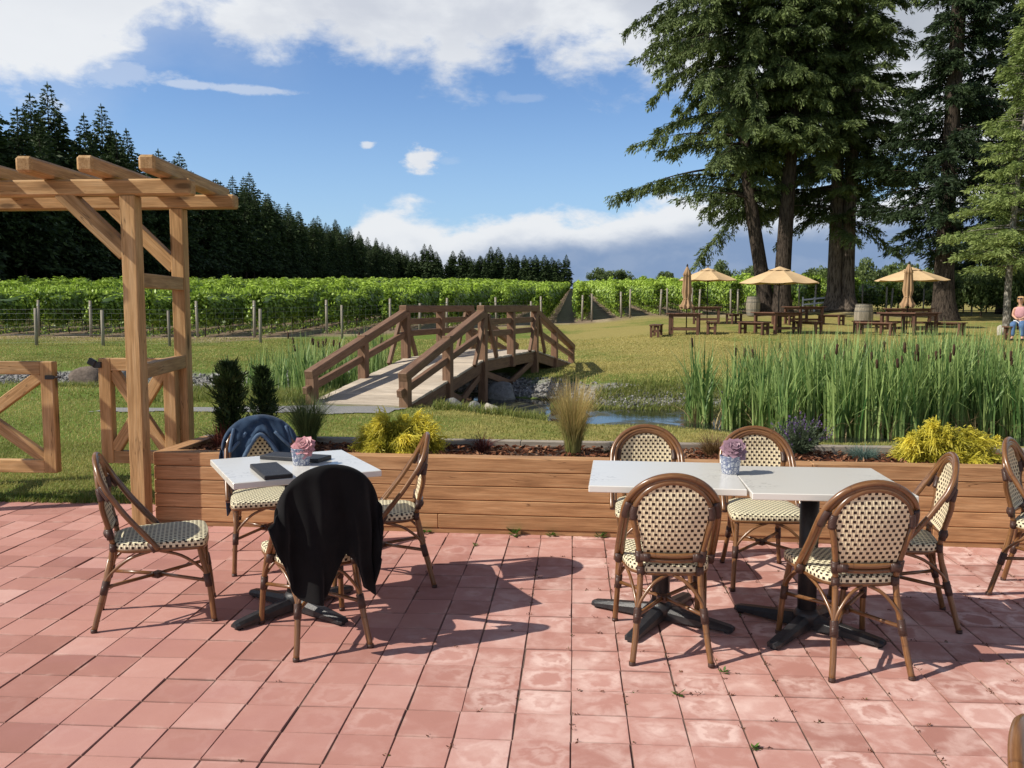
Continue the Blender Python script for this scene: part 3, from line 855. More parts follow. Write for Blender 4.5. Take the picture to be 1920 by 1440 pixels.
# ------------------------------------------------------------------ cafe tables
def cafe_table(name, label, c, rz, sx, sy, h, base_rot, off=(0, 0)):
    t = thing(name, label, 'table', (c[0], c[1], 0), rz, 'cafe tables on the patio')
    mb = MB(); mb.box((0, 0, h - .0145), (sx, sy, .029), None, .003); mb.build('table_top', 'quartz', t)
    mb = MB()
    mb.box((off[0], off[1], h - .034), (.4, .4, .01), None, .002)
    mb.lathe([(.042, .05), (.042, h - .04)], 18, (off[0], off[1], 0))
    mb.build('pedestal', 'black_iron', t)
    mb = MB()
    for k in range(4):
        a = base_rot - rz + k * PI / 2
        d = Vector((math.cos(a), math.sin(a), 0)); o = Vector((off[0], off[1], 0)); s_ = Vector((-d.y, d.x, 0))
        pr = [(.02, .034, .075), (.12, .032, .062), (.26, .030, .046), (.335, .029, .036), (.352, .02, .030)]
        vs, fs = [], []
        for (rr, hw, top) in pr:
            for (q, z) in ((-1, .012), (-1, top * .7), (-.55, top), (.55, top), (1, top * .7), (1, .012)):
                vs.append(o + d * rr + s_ * hw * q + Vector((0, 0, z)))
        for i in range(len(pr) - 1):
            for j in range(5): fs.append((i * 6 + j, (i + 1) * 6 + j, (i + 1) * 6 + j + 1, i * 6 + j + 1))
            fs.append((i * 6 + 5, (i + 1) * 6 + 5, (i + 1) * 6, i * 6))
        e = (len(pr) - 1) * 6; fs.append(tuple(e + j for j in range(6)))
        mb.add(vs, fs)
        mb.lathe([(.018, 0), (.02, .012)], 10, o + d * .325)
    mb.lathe([(.06, .03), (.058, .075), (.043, .095)], 18, (off[0], off[1], 0))
    mb.build('base', 'black_iron', t)
    return t
TZ = 0.712
TL = (-1.335, 4.075); TLR = R(31)
cafe_table('cafe_table', 'marble-topped square table with menus and denim and black clothing on its chairs', TL, TLR, .665, .655, TZ, R(-34), (0, 0))
TR1 = (.410, 3.975); TR2 = (1.066, 3.895)
cafe_table('cafe_table', 'white marble-topped table with the blue and white pot at its edge', TR1, R(-3), .655, .62, TZ, R(-28), (0, 0.09))
cafe_table('cafe_table', 'white marble-topped table at the end near the rightmost chairs', TR2, R(-1.5), .655, .62, TZ - .003, R(-38), (0, 0.1))

# ------------------------------------------------------------------ bistro chairs
def oval_seat():
    pts = []
    W, Fy, By = .197, .205, -.195
    ctrl = [(-.10, -.198), (-.155, -.16), (-.178, -.08), (-.190, .03), (-.197, .15), (-.178, .196), (-.08, .21), (0, .213),
            (.08, .21), (.178, .196), (.197, .15), (.190, .03), (.178, -.08), (.155, -.16), (.10, -.198), (0, -.205)]
    return smooth_path([(x, y, 0) for x, y in ctrl], 4, True)
def backy(z): return -.195 - (z - .38) * .19
def arch(hw, z0, ztop, zs, n=14, dy=0.0, pw=2.0):
    """points of an arch: straight from z0 to zs, elliptic to ztop"""
    P = []
    for i in range(n + 1):
        th = PI * i / n
        x = hw * math.cos(th); z = zs + (ztop - zs) * (max(0.0, math.sin(th)) ** (2.0 / pw))
        P.append((x, backy(z) + dy, z))
    return P
def build_chair_meshes():
    ms = {}
    # seat pad
    mb = MB(); ol = oval_seat(); n = len(ol)
    per = [0.0]
    for i in range(n): per.append(per[-1] + (ol[(i + 1) % n] - ol[i]).length)
    vs, gs, fs = [], [], []
    rings = [(0.0, .004), (.35, .0035), (.7, .002), (.93, -.001), (.985, -.006)]
    zt = .402
    for (s_, dzz) in rings:
        for p in ol: vs.append((p.x * s_, p.y * s_, zt + dzz)); gs.append((p.x * s_, p.y * s_, 0))
    for i in range(len(rings) - 1):
        for k in range(n):
            k2 = (k + 1) % n; fs.append((i * n + k, i * n + k2, (i + 1) * n + k2, (i + 1) * n + k))
    mb.add(vs, fs, gs, .5, 0, True)
    vs, gs, fs = [], [], []
    for j, (s_, z) in enumerate([(.985, zt - .006), (1.0, zt - .014), (1.0, zt - .034), (.975, zt - .042)]):
        for k in range(n + 1):
            p = ol[k % n]; vs.append((p.x * s_, p.y * s_, z)); gs.append((per[k], z + .0096, 0))
    for j in range(3):
        for k in range(n):
            a = j * (n + 1) + k; fs.append((a, a + 1, a + n + 2, a + n + 1))
    fs.append(tuple(3 * (n + 1) + k for k in range(n - 1, -1, -1)))
    mb.add(vs, fs, gs, .5, 0, True)
    ms['seat'] = (mb.mesh('seat'), ['wicker_cream'])
    # back panel
    mb = MB()
    def hw(z):
        if z < .63: return .112 + (.148 - .112) * (z - .445) / (.63 - .445)
        q = (z - .63) / (.752 - .63); return .148 * math.sqrt(max(0.0, 1 - q * q))
    def fn(a, bb, off=0.0):
        z = .447 + (.7515 - .447) * bb; h = max(hw(z), .004); x = (a * 2 - 1) * h
        return Vector((x, backy(z) - .022 * (1 - (x / .15) ** 2) * math.sin(min(1, bb * 1.15) * PI) ** .5 + off, z))
    mb.grid(lambda a, bb: fn(a, bb, -.005), 14, 22, .5, gfn=lambda a, bb, p: (p.x, p.z, 0))
    mb.grid(lambda a, bb: fn(1 - a, bb, .005), 14, 22, .5, gfn=lambda a, bb, p: (p.x, p.z, 0))
    ms['backrest'] = (mb.mesh('backrest'), ['wicker_panel'])
    # back frame : outer and inner arches and the lower rail
    mb = MB(); r = .0128
    zo = [.36, .385, .47, .56, .64, .70, .75, .785]; yo = [.0, -.015, -.085, -.153, -.208, -.238, -.256, -.268]
    def arch_o(hw, ztop, zs, n, dy):
        return [(hw * math.cos(PI * i / n), float(np.interp(zs + (ztop - zs) * math.sin(PI * i / n), zo, yo)) + dy, zs + (ztop - zs) * math.sin(PI * i / n)) for i in range(n + 1)]
    A = arch_o(.197, .785, .61, 20, 0)
    side_r = [(.206, -.008, .368), (.206, -.028, .40), (.204, -.085, .47), (.201, -.14, .54)]
    mb.tube(smooth_path(side_r + A + [(-x, y, z) for x, y, z in side_r[::-1]], 3), r, 10)
    A = arch(.160, .6, .757, .605, 18, .003)
    leg_r = [(.122, -.199, .385), (.132, -.215, .47), (.150, -.235, .56)]
    P = leg_r + A + [(-x, y, z) for x, y, z in leg_r[::-1]]
    mb.tube(smooth_path(P, 3), r * .96, 10)
    A = arch_o(.179, .768, .61, 18, -.002)
    side_r = [(.186, -.02, .385), (.186, -.04, .405), (.185, -.095, .475), (.183, -.148, .545)]
    mb.tube(smooth_path(side_r + A + [(-x, y, z) for x, y, z in side_r[::-1]], 3), r * .82, 8)
    mb.tube(smooth_path([(-.13, -.213, .447), (-.06, -.229, .445), (0, -.233, .444), (.06, -.229, .445), (.13, -.213, .447)], 4), .0105, 8)
    mb.tube(smooth_path([(-.13, -.212, .425), (0, -.226, .422), (.13, -.212, .425)], 6), .0105, 8)
    ms['back_frame'] = (mb.mesh('back_frame'), ['bamboo_tube'])
    # bindings, one mesh each
    bl = []
    def bt(pts, r_, sm=True):
        mb = MB(); mb.tube(smooth_path(pts, 3) if len(pts) > 2 else pts, r_, 10); bl.append(mb.mesh('binding'))
    for sx in (-1, 1):
        mb = MB(); mb.tube(smooth_path([(sx * .188, -.196, .605), (sx * .183, -.218, .64), (sx * .174, -.232, .668)], 3), .0175, 12)
        mb.tube(smooth_path([(sx * .158, -.233, .60), (sx * .158, -.239, .63), (sx * .152, -.244, .655)], 3), .0168, 10); bl.append(mb.mesh('binding'))
        bt([(sx * .128, -.207, .415), (sx * .133, -.214, .462)], .0165)
        bt([(sx * .085, -.222, .4355), (sx * .125, -.213, .4365)], .0205)
        bt([(sx * .1215, -.199, .355), (sx * .122, -.198, .392)], .0168)
        bt([(sx * .1408, -.2458, .165), (sx * .1345, -.2305, .225)], .0165)
        bt([(sx * .181, .208, .17), (sx * .178, .199, .23)], .0165)
        bt([(sx * .198, -.012, .362), (sx * .198, -.036, .402)], .0185)
    mb = MB(); mb.box((0, -.02, .196), (.05, .05, .028), Matrix.Rotation(PI / 4, 3, 'Z'), .006); bl.append(mb.mesh('binding'))
    for i, me_ in enumerate(bl): ms['binding%d' % i] = (me_, ['binding'])
    # legs
    for key, pts in (('rear', [(.161, -.288, .004), (.149, -.266, .09), (.139, -.242, .18), (.127, -.214, .29), (.122, -.199, .385)]),
                     ('front', [(.192, .226, .004), (.187, .218, .10), (.181, .206, .2), (.172, .182, .30), (.167, .168, .375)])):
        for sx, sd_ in ((-1, 'l'), (1, 'r')):
            mb = MB(); mb.tube(smooth_path([(sx * x, y, z) for x, y, z in pts], 3), [.0128] * 13, 10)
            x, y, z = pts[0]
            ms[key + sd_] = (mb.mesh('leg'), ['bamboo_tube'])
            mb = MB(); mb.tube([(sx * x, y, -.0), (sx * x, y, .016)], .0142, 10)
            ms['cap_' + key + sd_] = (mb.mesh('foot_cap'), ['binding'])
    # seat frame
    mb = MB()
    P = [(p.x * .95, p.y * .95, .362) for p in ol]
    mb.tube(P + [P[0]], .0125, 8, cap=False)
    ms['seat_frame'] = (mb.mesh('seat_frame'), ['bamboo_tube'])
    # stretchers
    mb = MB(); zc = .196
    RL, FL = (.1385, -.240, zc), (.180, .203, zc)
    for sx in (-1, 1):
        mb.tube([(sx * RL[0], RL[1], RL[2]), (0, -.02, zc + .004)], .0088, 8)
        mb.tube([(sx * FL[0], FL[1], FL[2]), (0, -.02, zc + .004)], .0088, 8)
    ms['stretcher'] = (mb.mesh('stretcher'), ['bamboo_tube'])
    mb = MB()
    legs = {'rl': (-.138, -.238), 'rr': (.138, -.238), 'fl': (-.180, .203), 'fr': (.180, .203)}
    mids = {('rl', 'rr'): (0, -.196), ('fl', 'fr'): (0, .198), ('rl', 'fl'): (-.178, -.02), ('rr', 'fr'): (.178, -.02)}
    for (a, e), mm in mids.items():
        for k in (a, e):
            lx, ly = legs[k]
            P = [(lx, ly, .215), (lx + (mm[0] - lx) * .14, ly + (mm[1] - ly) * .14, .262), (lx + (mm[0] - lx) * .5, ly + (mm[1] - ly) * .5, .325), (lx + (mm[0] - lx) * .9, ly + (mm[1] - ly) * .9, .355)]
            mb.tube(smooth_path(P, 4), .0072, 8)
    ms['brace'] = (mb.mesh('brace'), ['bamboo_tube'])
    for me_, mt in ms.values():
        for q in mt: me_.materials.append(MATS[q])
    return ms
CM = build_chair_meshes()
def place_chair(label, c, head, group='bistro chairs on the patio'):
    """head: facing direction (x,y)"""
    a = math.atan2(head[1], head[0]) - PI / 2
    t = thing('bistro_chair', label, 'chair', (c[0], c[1], 0), a, group)
    for key in CM:
        if key.startswith('cap_'): continue
        nm = 'leg' if key[:-1] in ('rear', 'front') else key.rstrip('0123456789')
        o = bpy.data.objects.new(nm, CM[key][0]); COL.objects.link(o); o.parent = t
        if nm == 'leg':
            c_ = bpy.data.objects.new('foot_cap', CM['cap_' + key][0]); COL.objects.link(c_); c_.parent = o
    return t
place_chair('rattan bistro chair side-on beside the near arbor post', (-1.95, 3.975), (.915, .40))
chair_denim = place_chair('rattan bistro chair under the blue denim jacket', (-1.757, 4.854), (.42, -.91))
chair_black = place_chair('rattan bistro chair under the black cardigan', (-1.155, 3.79), (-.53, .85))
place_chair('rattan bistro chair seen edge-on in front of the left yellow bush', (-1.036, 4.55), (-.974, -.224))
place_chair('rattan bistro chair with its back to us at the table with the blue pot', (.40, 3.81), (-.03, 1))
place_chair('rattan bistro chair with its back to us, nearest the end of the joined tables', (1.145, 3.72), (-.117, .993))
place_chair('rattan bistro chair facing us behind the table, beside the tall tan feather grass', (.42, 4.75), (0.02, -1))
place_chair('rattan bistro chair facing us directly behind the succulent pot', (1.02, 4.73), (0, -1))
place_chair('rattan bistro chair at the head of the joined tables, below the right yellow bush', (1.485, 4.19), (-.985, .175))
place_chair('rattan bistro chair cut by the right edge of the photo, away from the tables', (2.445, 4.49), (.8, -.6))
place_chair('rattan bistro chair of which only the dark back rim shows in the bottom corner', (.952, 1.285), (.86, -.51))
place_chair('rattan bistro chair outside the photo on the left, showing only its shadow', (-5.0, 5.3), (.95, -.2))

# ------------------------------------------------------------------ clothes on the chairs
def drape_black(parent):
    pts_s = [-1, -.85, -.68, -.5, -.3, -.12, -.03, .05, .15, .3, .5, .7, .85, .95, 1]
    bx = [-.262, -.24, -.185, -.135, -.06, -.02, .02, .05, .075, .12, .165, .18, .195, .205, .20]
    bz = [.58, .46, .33, .26, .24, .26, .36, .43, .40, .30, .235, .25, .36, .44, .56]
    def lin(s, arr): return float(np.interp(s, pts_s, arr))
    def back(a, b_):
        s = a * 2 - 1
        tx_ = .214 * math.sin(s * PI / 2 * .98); tz = .60 + .197 * math.sqrt(max(0, 1 - (tx_ / .2165) ** 2))
        ex, ez = lin(s, bx), lin(s, bz)
        q = b_
        zz = tz + (ez - tz) * q
        xx = tx_ + (ex - tx_) * (q ** 1.25)
        fold = (.026 * math.sin(s * 10.5 + .6 + q * 1.2) + .015 * math.sin(s * 21 + 1.7 - q * 2)) * (q ** .5)
        y = backy(max(.3, tz - .04)) - .016 - .012 * math.sin(min(1, q * 2) * PI / 2) - abs(q) * .02 + fold - .012
        ripple = .006 * math.sin(q * 12 + s * 5) * q
        return Vector((xx + ripple + .01 * math.sin(s * 14) * q, y - .045 * max(0, abs(s) - .8) * 5 * q * .3, zz))
    def front(a, b_):
        s = a * 2 - 1
        tx_ = .214 * math.sin(s * PI / 2 * .98); tz = .60 + .197 * math.sqrt(max(0, 1 - (tx_ / .2165) ** 2))
        ez = .50 + .04 * math.sin(s * 4)
        zz = tz + (ez - tz) * b_
        return Vector((tx_ * (1 + .02 * b_), backy(tz - .04) + .022 + .01 * math.sin(s * 9) * b_ + .012 * b_, zz))
    mb = MB()
    NU = 70
    def allfn(a, t_):
        if t_ < .3: return front(a, (1 - t_ / .3))
        if t_ < .38:
            k = (t_ - .3) / .08; f0, b0 = front(a, 0), back(a, 0)
            p = f0.lerp(b0, k); p.z += .014 * math.sin(k * PI); return p
        return back(a, (t_ - .38) / .62)
    mb.grid(allfn, NU, 64, .5)
    o = mb.build('black_cardigan', 'black_knit')
    o.matrix_world = parent.matrix_basis.copy()
    so = o.modifiers.new('thick', 'SOLIDIFY'); so.thickness = .006; so.offset = 1
    tag(o, 'black knitted cardigan draped over the back of a chair at the left table', 'cardigan')
    return o
def place_like(o, root):
    o.location = root.location; o.rotation_euler = root.rotation_euler
oc = drape_black(chair_black); place_like(oc, chair_black)
def drape_denim(root):
    # local frame: chair faces +y ; the camera sees the front
    sp = [-1, -.8, -.6, -.45, -.25, -.1, 0.02, .12, .25, .4, .6, .8, 1]
    fz = [.50, .46, .47, .50, .58, .665, .705, .66, .585, .50, .46, .47, .5]
    def top(s):
        x = .222 * math.sin(s * PI / 2 * .98); return x, .605 + .20 * math.sqrt(max(0, 1 - (x / .2245) ** 2))
    def front(a, q):
        s = a * 2 - 1; x, z = top(s); ez = float(np.interp(s, sp, fz))
        ez = min(ez, z - .02)
        fo = (.013 * math.sin(s * 17 + q * 6) + .012 * math.sin(s * 8 - q * 9 + 1) + .007 * math.sin(s * 31 + q * 11)) * (.5 + .5 * q)
        return Vector((x * (1 + .05 * math.sin(q * PI)), backy(z - .03) + .028 + .03 * math.sin(q * PI * .6) + fo, z + (ez - z) * q))
    def back(a, q):
        s = a * 2 - 1; x, z = top(s); ez = .25 + .03 * math.sin(s * 5)
        fo = .014 * math.sin(s * 12 + q * 2) * q
        return Vector((x * (1 - .1 * q), backy(z - .03) - .034 - .02 * q + fo, z + (ez - z) * q))
    mb = MB()
    def allfn(a, t_):
        if t_ < .45: return front(a, 1 - t_ / .45)
        if t_ < .53:
            k = (t_ - .45) / .08; p = front(a, 0).lerp(back(a, 0), k); p.z += .018 * math.sin(k * PI); return p
        return back(a, (t_ - .53) / .47)
    mb.grid(allfn, 60, 60, .5)
    def seam(path, r_=.0035, tn=1.0): mb.tube(smooth_path(path, 5), r_, 6, tone=tn)
    for sg in (-1, 1):
        seam([front(.5 + sg * .24, .02) + Vector((0, .006, 0)), front(.5 + sg * .27, .3) + Vector((0, .006, 0)), front(.5 + sg * .30, .6) + Vector((0, .006, 0)), front(.5 + sg * .33, .95) + Vector((0, .006, 0))])
        seam([front(.5 + sg * .12, .35) + Vector((0, .006, 0)), front(.5 + sg * .22, .42) + Vector((0, .006, 0)), front(.5 + sg * .30, .45) + Vector((0, .006, 0))])
    # collar seam
    mb.tube(smooth_path([(-.10, backy(.6) + .06, .585), (-.05, backy(.68) + .058, .665), (.005, backy(.7) + .056, .712), (.055, backy(.68) + .058, .66), (.1, backy(.6) + .06, .585)], 5), .009, 8, tone=.9, flat=.6)
    o = mb.build('denim_jacket', 'denim')
    so = o.modifiers.new('thick', 'SOLIDIFY'); so.thickness = .007; so.offset = 1
    tag(o, 'blue denim jacket hung over the chair behind the left table', 'jacket')
    place_like(o, root)
drape_denim(chair_denim)

# ------------------------------------------------------------------ table-top things
def menu(label, c, rz, sx, sy, z):
    mb = MB(); mb.box((0, 0, .010), (sx, sy, .020), None, .003)
    o = mb.build('menu_folder', 'menu_leather'); o.location = (c[0], c[1], z); o.rotation_euler = (0, 0, rz)
    mb = MB(); mb.box((0, 0, .007), (sx - .012, sy - .012, .0152), None, .001)
    return tag(o, label, 'menu', 'dark menus on the left table')
menu('small dark menu folder lying near the corner of the left table', (-1.37, 3.865), R(31), .125, .33, TZ)
menu('long dark menu folder lying behind the succulent pot', (-1.37, 4.225), R(-15), .33, .13, TZ)
def succulent_pot(label, c, tall, mat):
    t = thing('potted_succulent', label, 'potted plant', (c[0], c[1], TZ), 0, 'succulents in patterned pots')
    mb = MB(); n = 28
    prof = [(.036, 0), (.0385, .004), (.043, .04), (.0475, .078), (.049, .082), (.046, .083), (.0435, .07)]
    vs, fs, gs = [], [], []
    for r, z in prof:
        for k in range(n + 1):
            a = 2 * PI * k / n; vs.append((r * math.cos(a), r * math.sin(a), z)); gs.append((a * .043, z, 0))
    for i in range(len(prof) - 1):
        for k in range(n): q = i * (n + 1) + k; fs.append((q, q + 1, q + n + 2, q + n + 1))
    mb.add(vs, fs, gs, .5, 0, True); mb.build('pot', 'glazed_pot', t)
    mb = MB(); mb.lathe([(.001, .074), (.043, .072)], 16, cap=False); mb.build('soil', 'soil', t)
    mb = MB(); mb.tube(smooth_path([(0, 0, .06), (.006, .004, .06 + tall * .5), (.014, 0, .07 + tall)], 4), .008, 8); mb.build('stem', 'succulent', t)
    lv = Leaves(); k = 0
    for ring_, (nr, el, ln, wd) in enumerate([(9, -.05, .064, .024), (9, .3, .06, .024), (8, .62, .052, .022), (7, .95, .042, .019), (5, 1.25, .03, .014)]):
        for j in range(nr):
            az = 2 * PI * (j + .5 * (ring_ % 2)) / nr + random.uniform(-.12, .12); e = el + random.uniform(-.1, .1)
            d = np.array([math.cos(az) * math.cos(e), math.sin(az) * math.cos(e), math.sin(e)]); s_ = np.array([-math.sin(az), math.cos(az), 0]); up = np.cross(d, s_) * -1
            p0 = np.array([.014, 0, .072 + tall + ring_ * .004])
            L = ln * random.uniform(.85, 1.1)
            V = [p0, p0 + d * L * .35 + s_ * wd * .75 - up * .002, p0 + d * L * .72 + s_ * wd * .95 + up * .002, p0 + d * L + up * .008, p0 + d * L * .72 - s_ * wd * .95 + up * .002, p0 + d * L * .35 - s_ * wd * .75 - up * .002,
                 p0 + d * L * .4 - up * .008, p0 + d * L * .75 - up * .005]
            V = np.array(V)
            pc = np.array([.014, 0, .072 + tall]); q_ = V - pc; ca_, sa_ = math.cos(.75), math.sin(.75)
            V = pc + np.stack([q_[:, 0], q_[:, 1] * ca_ - q_[:, 2] * sa_, q_[:, 1] * sa_ + q_[:, 2] * ca_], -1)
            F = np.array([(0, 1, 6, 6), (1, 2, 7, 6), (2, 3, 7, 7), (3, 4, 7, 7), (4, 5, 6, 7), (5, 0, 6, 6)])
            tn = np.array([.25, .45, .6, .95, .6, .45, .4, .6])
            lv.V.append(V); lv.F.append(F[[1, 4]] + lv.n)
            lv.M.append(np.zeros(2)); lv.T.append(tn)
            F3 = np.array([(0, 1, 6, 5), (2, 3, 4, 7)]); lv.F.append(F3 + lv.n); lv.M.append(np.zeros(2)); lv.n += 8
    lv.build('rosette', mat, t)
succulent_pot('pink succulent in a blue and white pot between the dark menus', (-1.295, 4.075), .012, 'succulent')
succulent_pot('dusky purple succulent on a stem in a blue and white pot on the joined tables', (.712, 4.0), .035, 'succulent_dusky')
# ------------------------------------------------------------------ footbridge
BA = Vector((-2.42, 12.5, 0)); bd = Vector((.227, .974, 0)).normalized(); bp = Vector((-bd.y, bd.x, 0))
BW = 1.56
bridge = thing('footbridge', 'brown timber footbridge with a pale plank deck humped over the creek', 'bridge')
def deck_z(t):
    if t < 3.5: return .03 + (.5 - .03) * t / 3.5
    if t < 7.0: return .5
    return .5 - (.5 + .02) * (t - 7) / 3.6
def bpt(t, s, z): return BA + bd * t + bp * s + Vector((0, 0, z))
BM = Matrix((bd, bp, Vector((0, 0, 1)))).transposed()
mb = MB(); t = .075
while t < 10.6:
    z = deck_z(t); sl = (deck_z(t + .05) - deck_z(t - .05)) / .1
    M = BM @ Matrix.Rotation(-math.atan(sl), 3, 'Y')
    mb.box(bpt(t, BW / 2, z - .02), (.142, BW + random.uniform(-.01, .03), .038), M, .004, random.uniform(.2, .8), 0, 1)
    t += .1475
mb.build('deck', 'bridge_deck', bridge)
mb = MB()
for s in (.06, BW / 2, BW - .06):
    for a, e in ((0.1, 3.5), (3.5, 7.0), (7.0, 10.5)):
        mb.beam(bpt(a, s, deck_z(a) - .145), bpt(e, s, deck_z(e) - .145), .09, .2, bev=.004, tone=.4)
mb.build('girder', 'bridge_brown', bridge)
st = [0.05, 1.75, 3.5, 5.25, 7.0, 8.75, 10.5]
tops = [.50, .98, 1.34, 1.34, 1.34, .96, .44]
PWb = .145
for s in (.02, BW - .02):
    for t, tp in zip(st, tops):
        q = bpt(t, s, 0); zb = Tz(q.x, q.y) - .15
        if t in (1.75, 3.5, 7.0, 8.75): zb = min(zb, -.6)
        elif t == 5.25: zb = deck_z(t) - .25
        mb = MB(); mb.box(bpt(t, s, (tp + zb) / 2), (PWb, PWb, tp - zb), BM, .006, .6, 0, 2); mb.build('post', 'bridge_brown', bridge)
    for (a, za, e, ze) in ((-.04, .44, 3.5, 1.345), (3.38, 1.408, 7.12, 1.408), (7.0, 1.345, 10.62, .40)):
        mb = MB(); mb.beam(bpt(a, s, za), bpt(e, s, ze), .15, .135, bev=.012, tone=.45); mb.build('handrail', 'bridge_brown', bridge)
    for (a, e) in ((-.14, 3.5), (3.5, 7.0), (7.0, 10.55)):
        off = .5
        za, ze = deck_z(max(a, 0)) + (.18 if a < 0 else .45), deck_z(e) + (.45 if e < 10 else .2)
        mb = MB(); mb.beam(bpt(a, s + .012, za), bpt(e, s + .012, ze), .085, .11, bev=.008, tone=.5); mb.build('mid_rail', 'bridge_brown', bridge)
    mb = MB(); mb.beam(bpt(3.5, s + .012, 1.17), bpt(7.0, s + .012, 1.17), .08, .11, bev=.008, tone=.5); mb.build('mid_rail', 'bridge_brown', bridge)
    for t, dt in ((3.5, -1), (3.5, 1), (7.0, -1), (7.0, 1)):
        t0, t1 = t + dt * .1, t + dt * .62
        zt = 1.30 if (t, dt) in ((3.5, 1), (7.0, -1)) else 1.22
        mb = MB(); mb.beam(bpt(t0, s - (.06 if s < 1 else -.06), zt), bpt(t1, s - (.06 if s < 1 else -.06), deck_z(t1) + .0), .06, .09, up=bd, bev=.004, tone=.5); mb.build('strut', 'bridge_brown', bridge)
    # under-deck bracing
    for (a, za, e, ze) in ((3.55, .25, 6.95, -.42), (3.55, -.42, 6.95, .25), (1.8, .05, 3.45, -.45), (1.8, -.4, 3.45, .2)):
        mb = MB(); mb.beam(bpt(a, s + (.04 if s < 1 else -.04), za), bpt(e, s + (.04 if s < 1 else -.04), ze), .05, .12, bev=.004, tone=.5); mb.build('cross_brace', 'bridge_brown', bridge)

# ------------------------------------------------------------------ rocks and gravel
def rock_mesh(seed, sub=3):
    bm = bmesh.new(); bmesh.ops.create_icosphere(bm, subdivisions=sub, radius=1)
    rr = random.Random(seed)
    planes = [(Vector((rr.gauss(0, 1), rr.gauss(0, 1), rr.gauss(0, .8))).normalized(), rr.uniform(.62, .95)) for _ in range(11)]
    from mathutils import noise as mn
    o = Vector((rr.uniform(-9, 9), rr.uniform(-9, 9), 0))
    for v in bm.verts:
        p = v.co.copy()
        for n_, d_ in planes:
            q = p.dot(n_)
            if q > d_: p -= n_ * (q - d_) * .9
        p *= 1 + .10 * mn.noise(p * 1.7 + o) + .05 * mn.noise(p * 5 + o)
        v.co = p
    me = bpy.data.meshes.new('rock'); bm.to_mesh(me); bm.free()
    for p in me.polygons: p.use_smooth = True
    return me
ROCKS = [('large brown rounded boulder on the left creek bank', -10.35, 18.1, .40, .30, 'rock_brown'), ('grey boulder just behind the brown boulder on the left creek bank', -10.0, 18.9, .34, .26, 'rock_grey'),
         ('low brown boulder further back on the left creek bank', -9.75, 20.0, .22, .2, 'rock_brown'),
         ('dark grey boulder half in shade at the right foot of the bridge, leftmost of three', -1.78, 12.95, .22, .16, 'rock_grey'), ('grey angular boulder in the middle of the three at the foot of the bridge', -1.45, 12.75, .15, .14, 'rock_grey'),
         ('pale cream boulder, rightmost of the three at the foot of the bridge', -1.22, 13.05, .16, .17, 'rock_pale'), ('pale flat boulder in the creek under the bridge', -1.35, 16.5, .42, .26, 'rock_grey'),
         ('cream coloured stone at the base of the slim pale tree', 14.5, 31.1, .16, .26, 'rock_pale')]
for i, (lb, x, y, r, h, mt) in enumerate(ROCKS):
    o = mesh_obj('boulder', rock_mesh(i + 3), None, [mt])
    o.location = (x, y, max(Tz(x, y), -.3) + h * .35); o.scale = (r, r * .8, h); o.rotation_euler = (0, 0, i * 1.3)
    tag(o, lb, 'boulder', 'boulders by the creek' if i < 7 else None)
# loose creek stones
n = 60000
px_ = RNG.uniform(-14, 7, n); py_ = RNG.uniform(13.5, 20.5, n)
sd1, ws1 = water_sd(px_, py_)
okm = (ws1 < .05) | ((sd1 > .12) & (sd1 < RNG.uniform(.4, 1.6, n)) & (py_ > 14.3 + .3 * np.sin(px_ * 2)) & (px_ < 5.5))
px_, py_ = px_[okm], py_[okm]
k = min(len(px_), 15000); px_, py_ = px_[:k], py_[:k]
ico = bmesh.new(); bmesh.ops.create_cube(ico, size=1.0); bmesh.ops.bevel(ico, geom=list(ico.edges), offset=.28, segments=1, affect='EDGES')
bmesh.ops.triangulate(ico, faces=list(ico.faces)); ico.verts.index_update()
bv = np.array([v.co[:] for v in ico.verts]); bf = np.array([[q.index for q in f.verts] for f in ico.faces]); ico.free()
ang = RNG.uniform(0, 6.28, k); sc = RNG.uniform(.016, .05, k) * RNG.uniform(.6, 1.3, k); asp = RNG.uniform(.5, 1, (k, 3))
Vv = bv[None] * (asp * sc[:, None])[:, None, :] * 1.3
ca, sa = np.cos(ang)[:, None], np.sin(ang)[:, None]
Vx = Vv[..., 0] * ca - Vv[..., 1] * sa + px_[:, None]; Vy = Vv[..., 0] * sa + Vv[..., 1] * ca + py_[:, None]
Vz = Vv[..., 2] + (T(px_, py_) + sc * .25)[:, None]
Fq = (bf[None] + (np.arange(k) * len(bv))[:, None, None]).reshape(-1, 3)
so_ = mesh_obj('gravel', np_mesh('gravel', np.stack([Vx, Vy, Vz], -1).reshape(-1, 3), Fq, tone=np.repeat(RNG.random(k), len(bv))), None, ['stone_chips'])
tag(so_, 'loose grey stones along the dry creek and pond bank', kind='stuff')

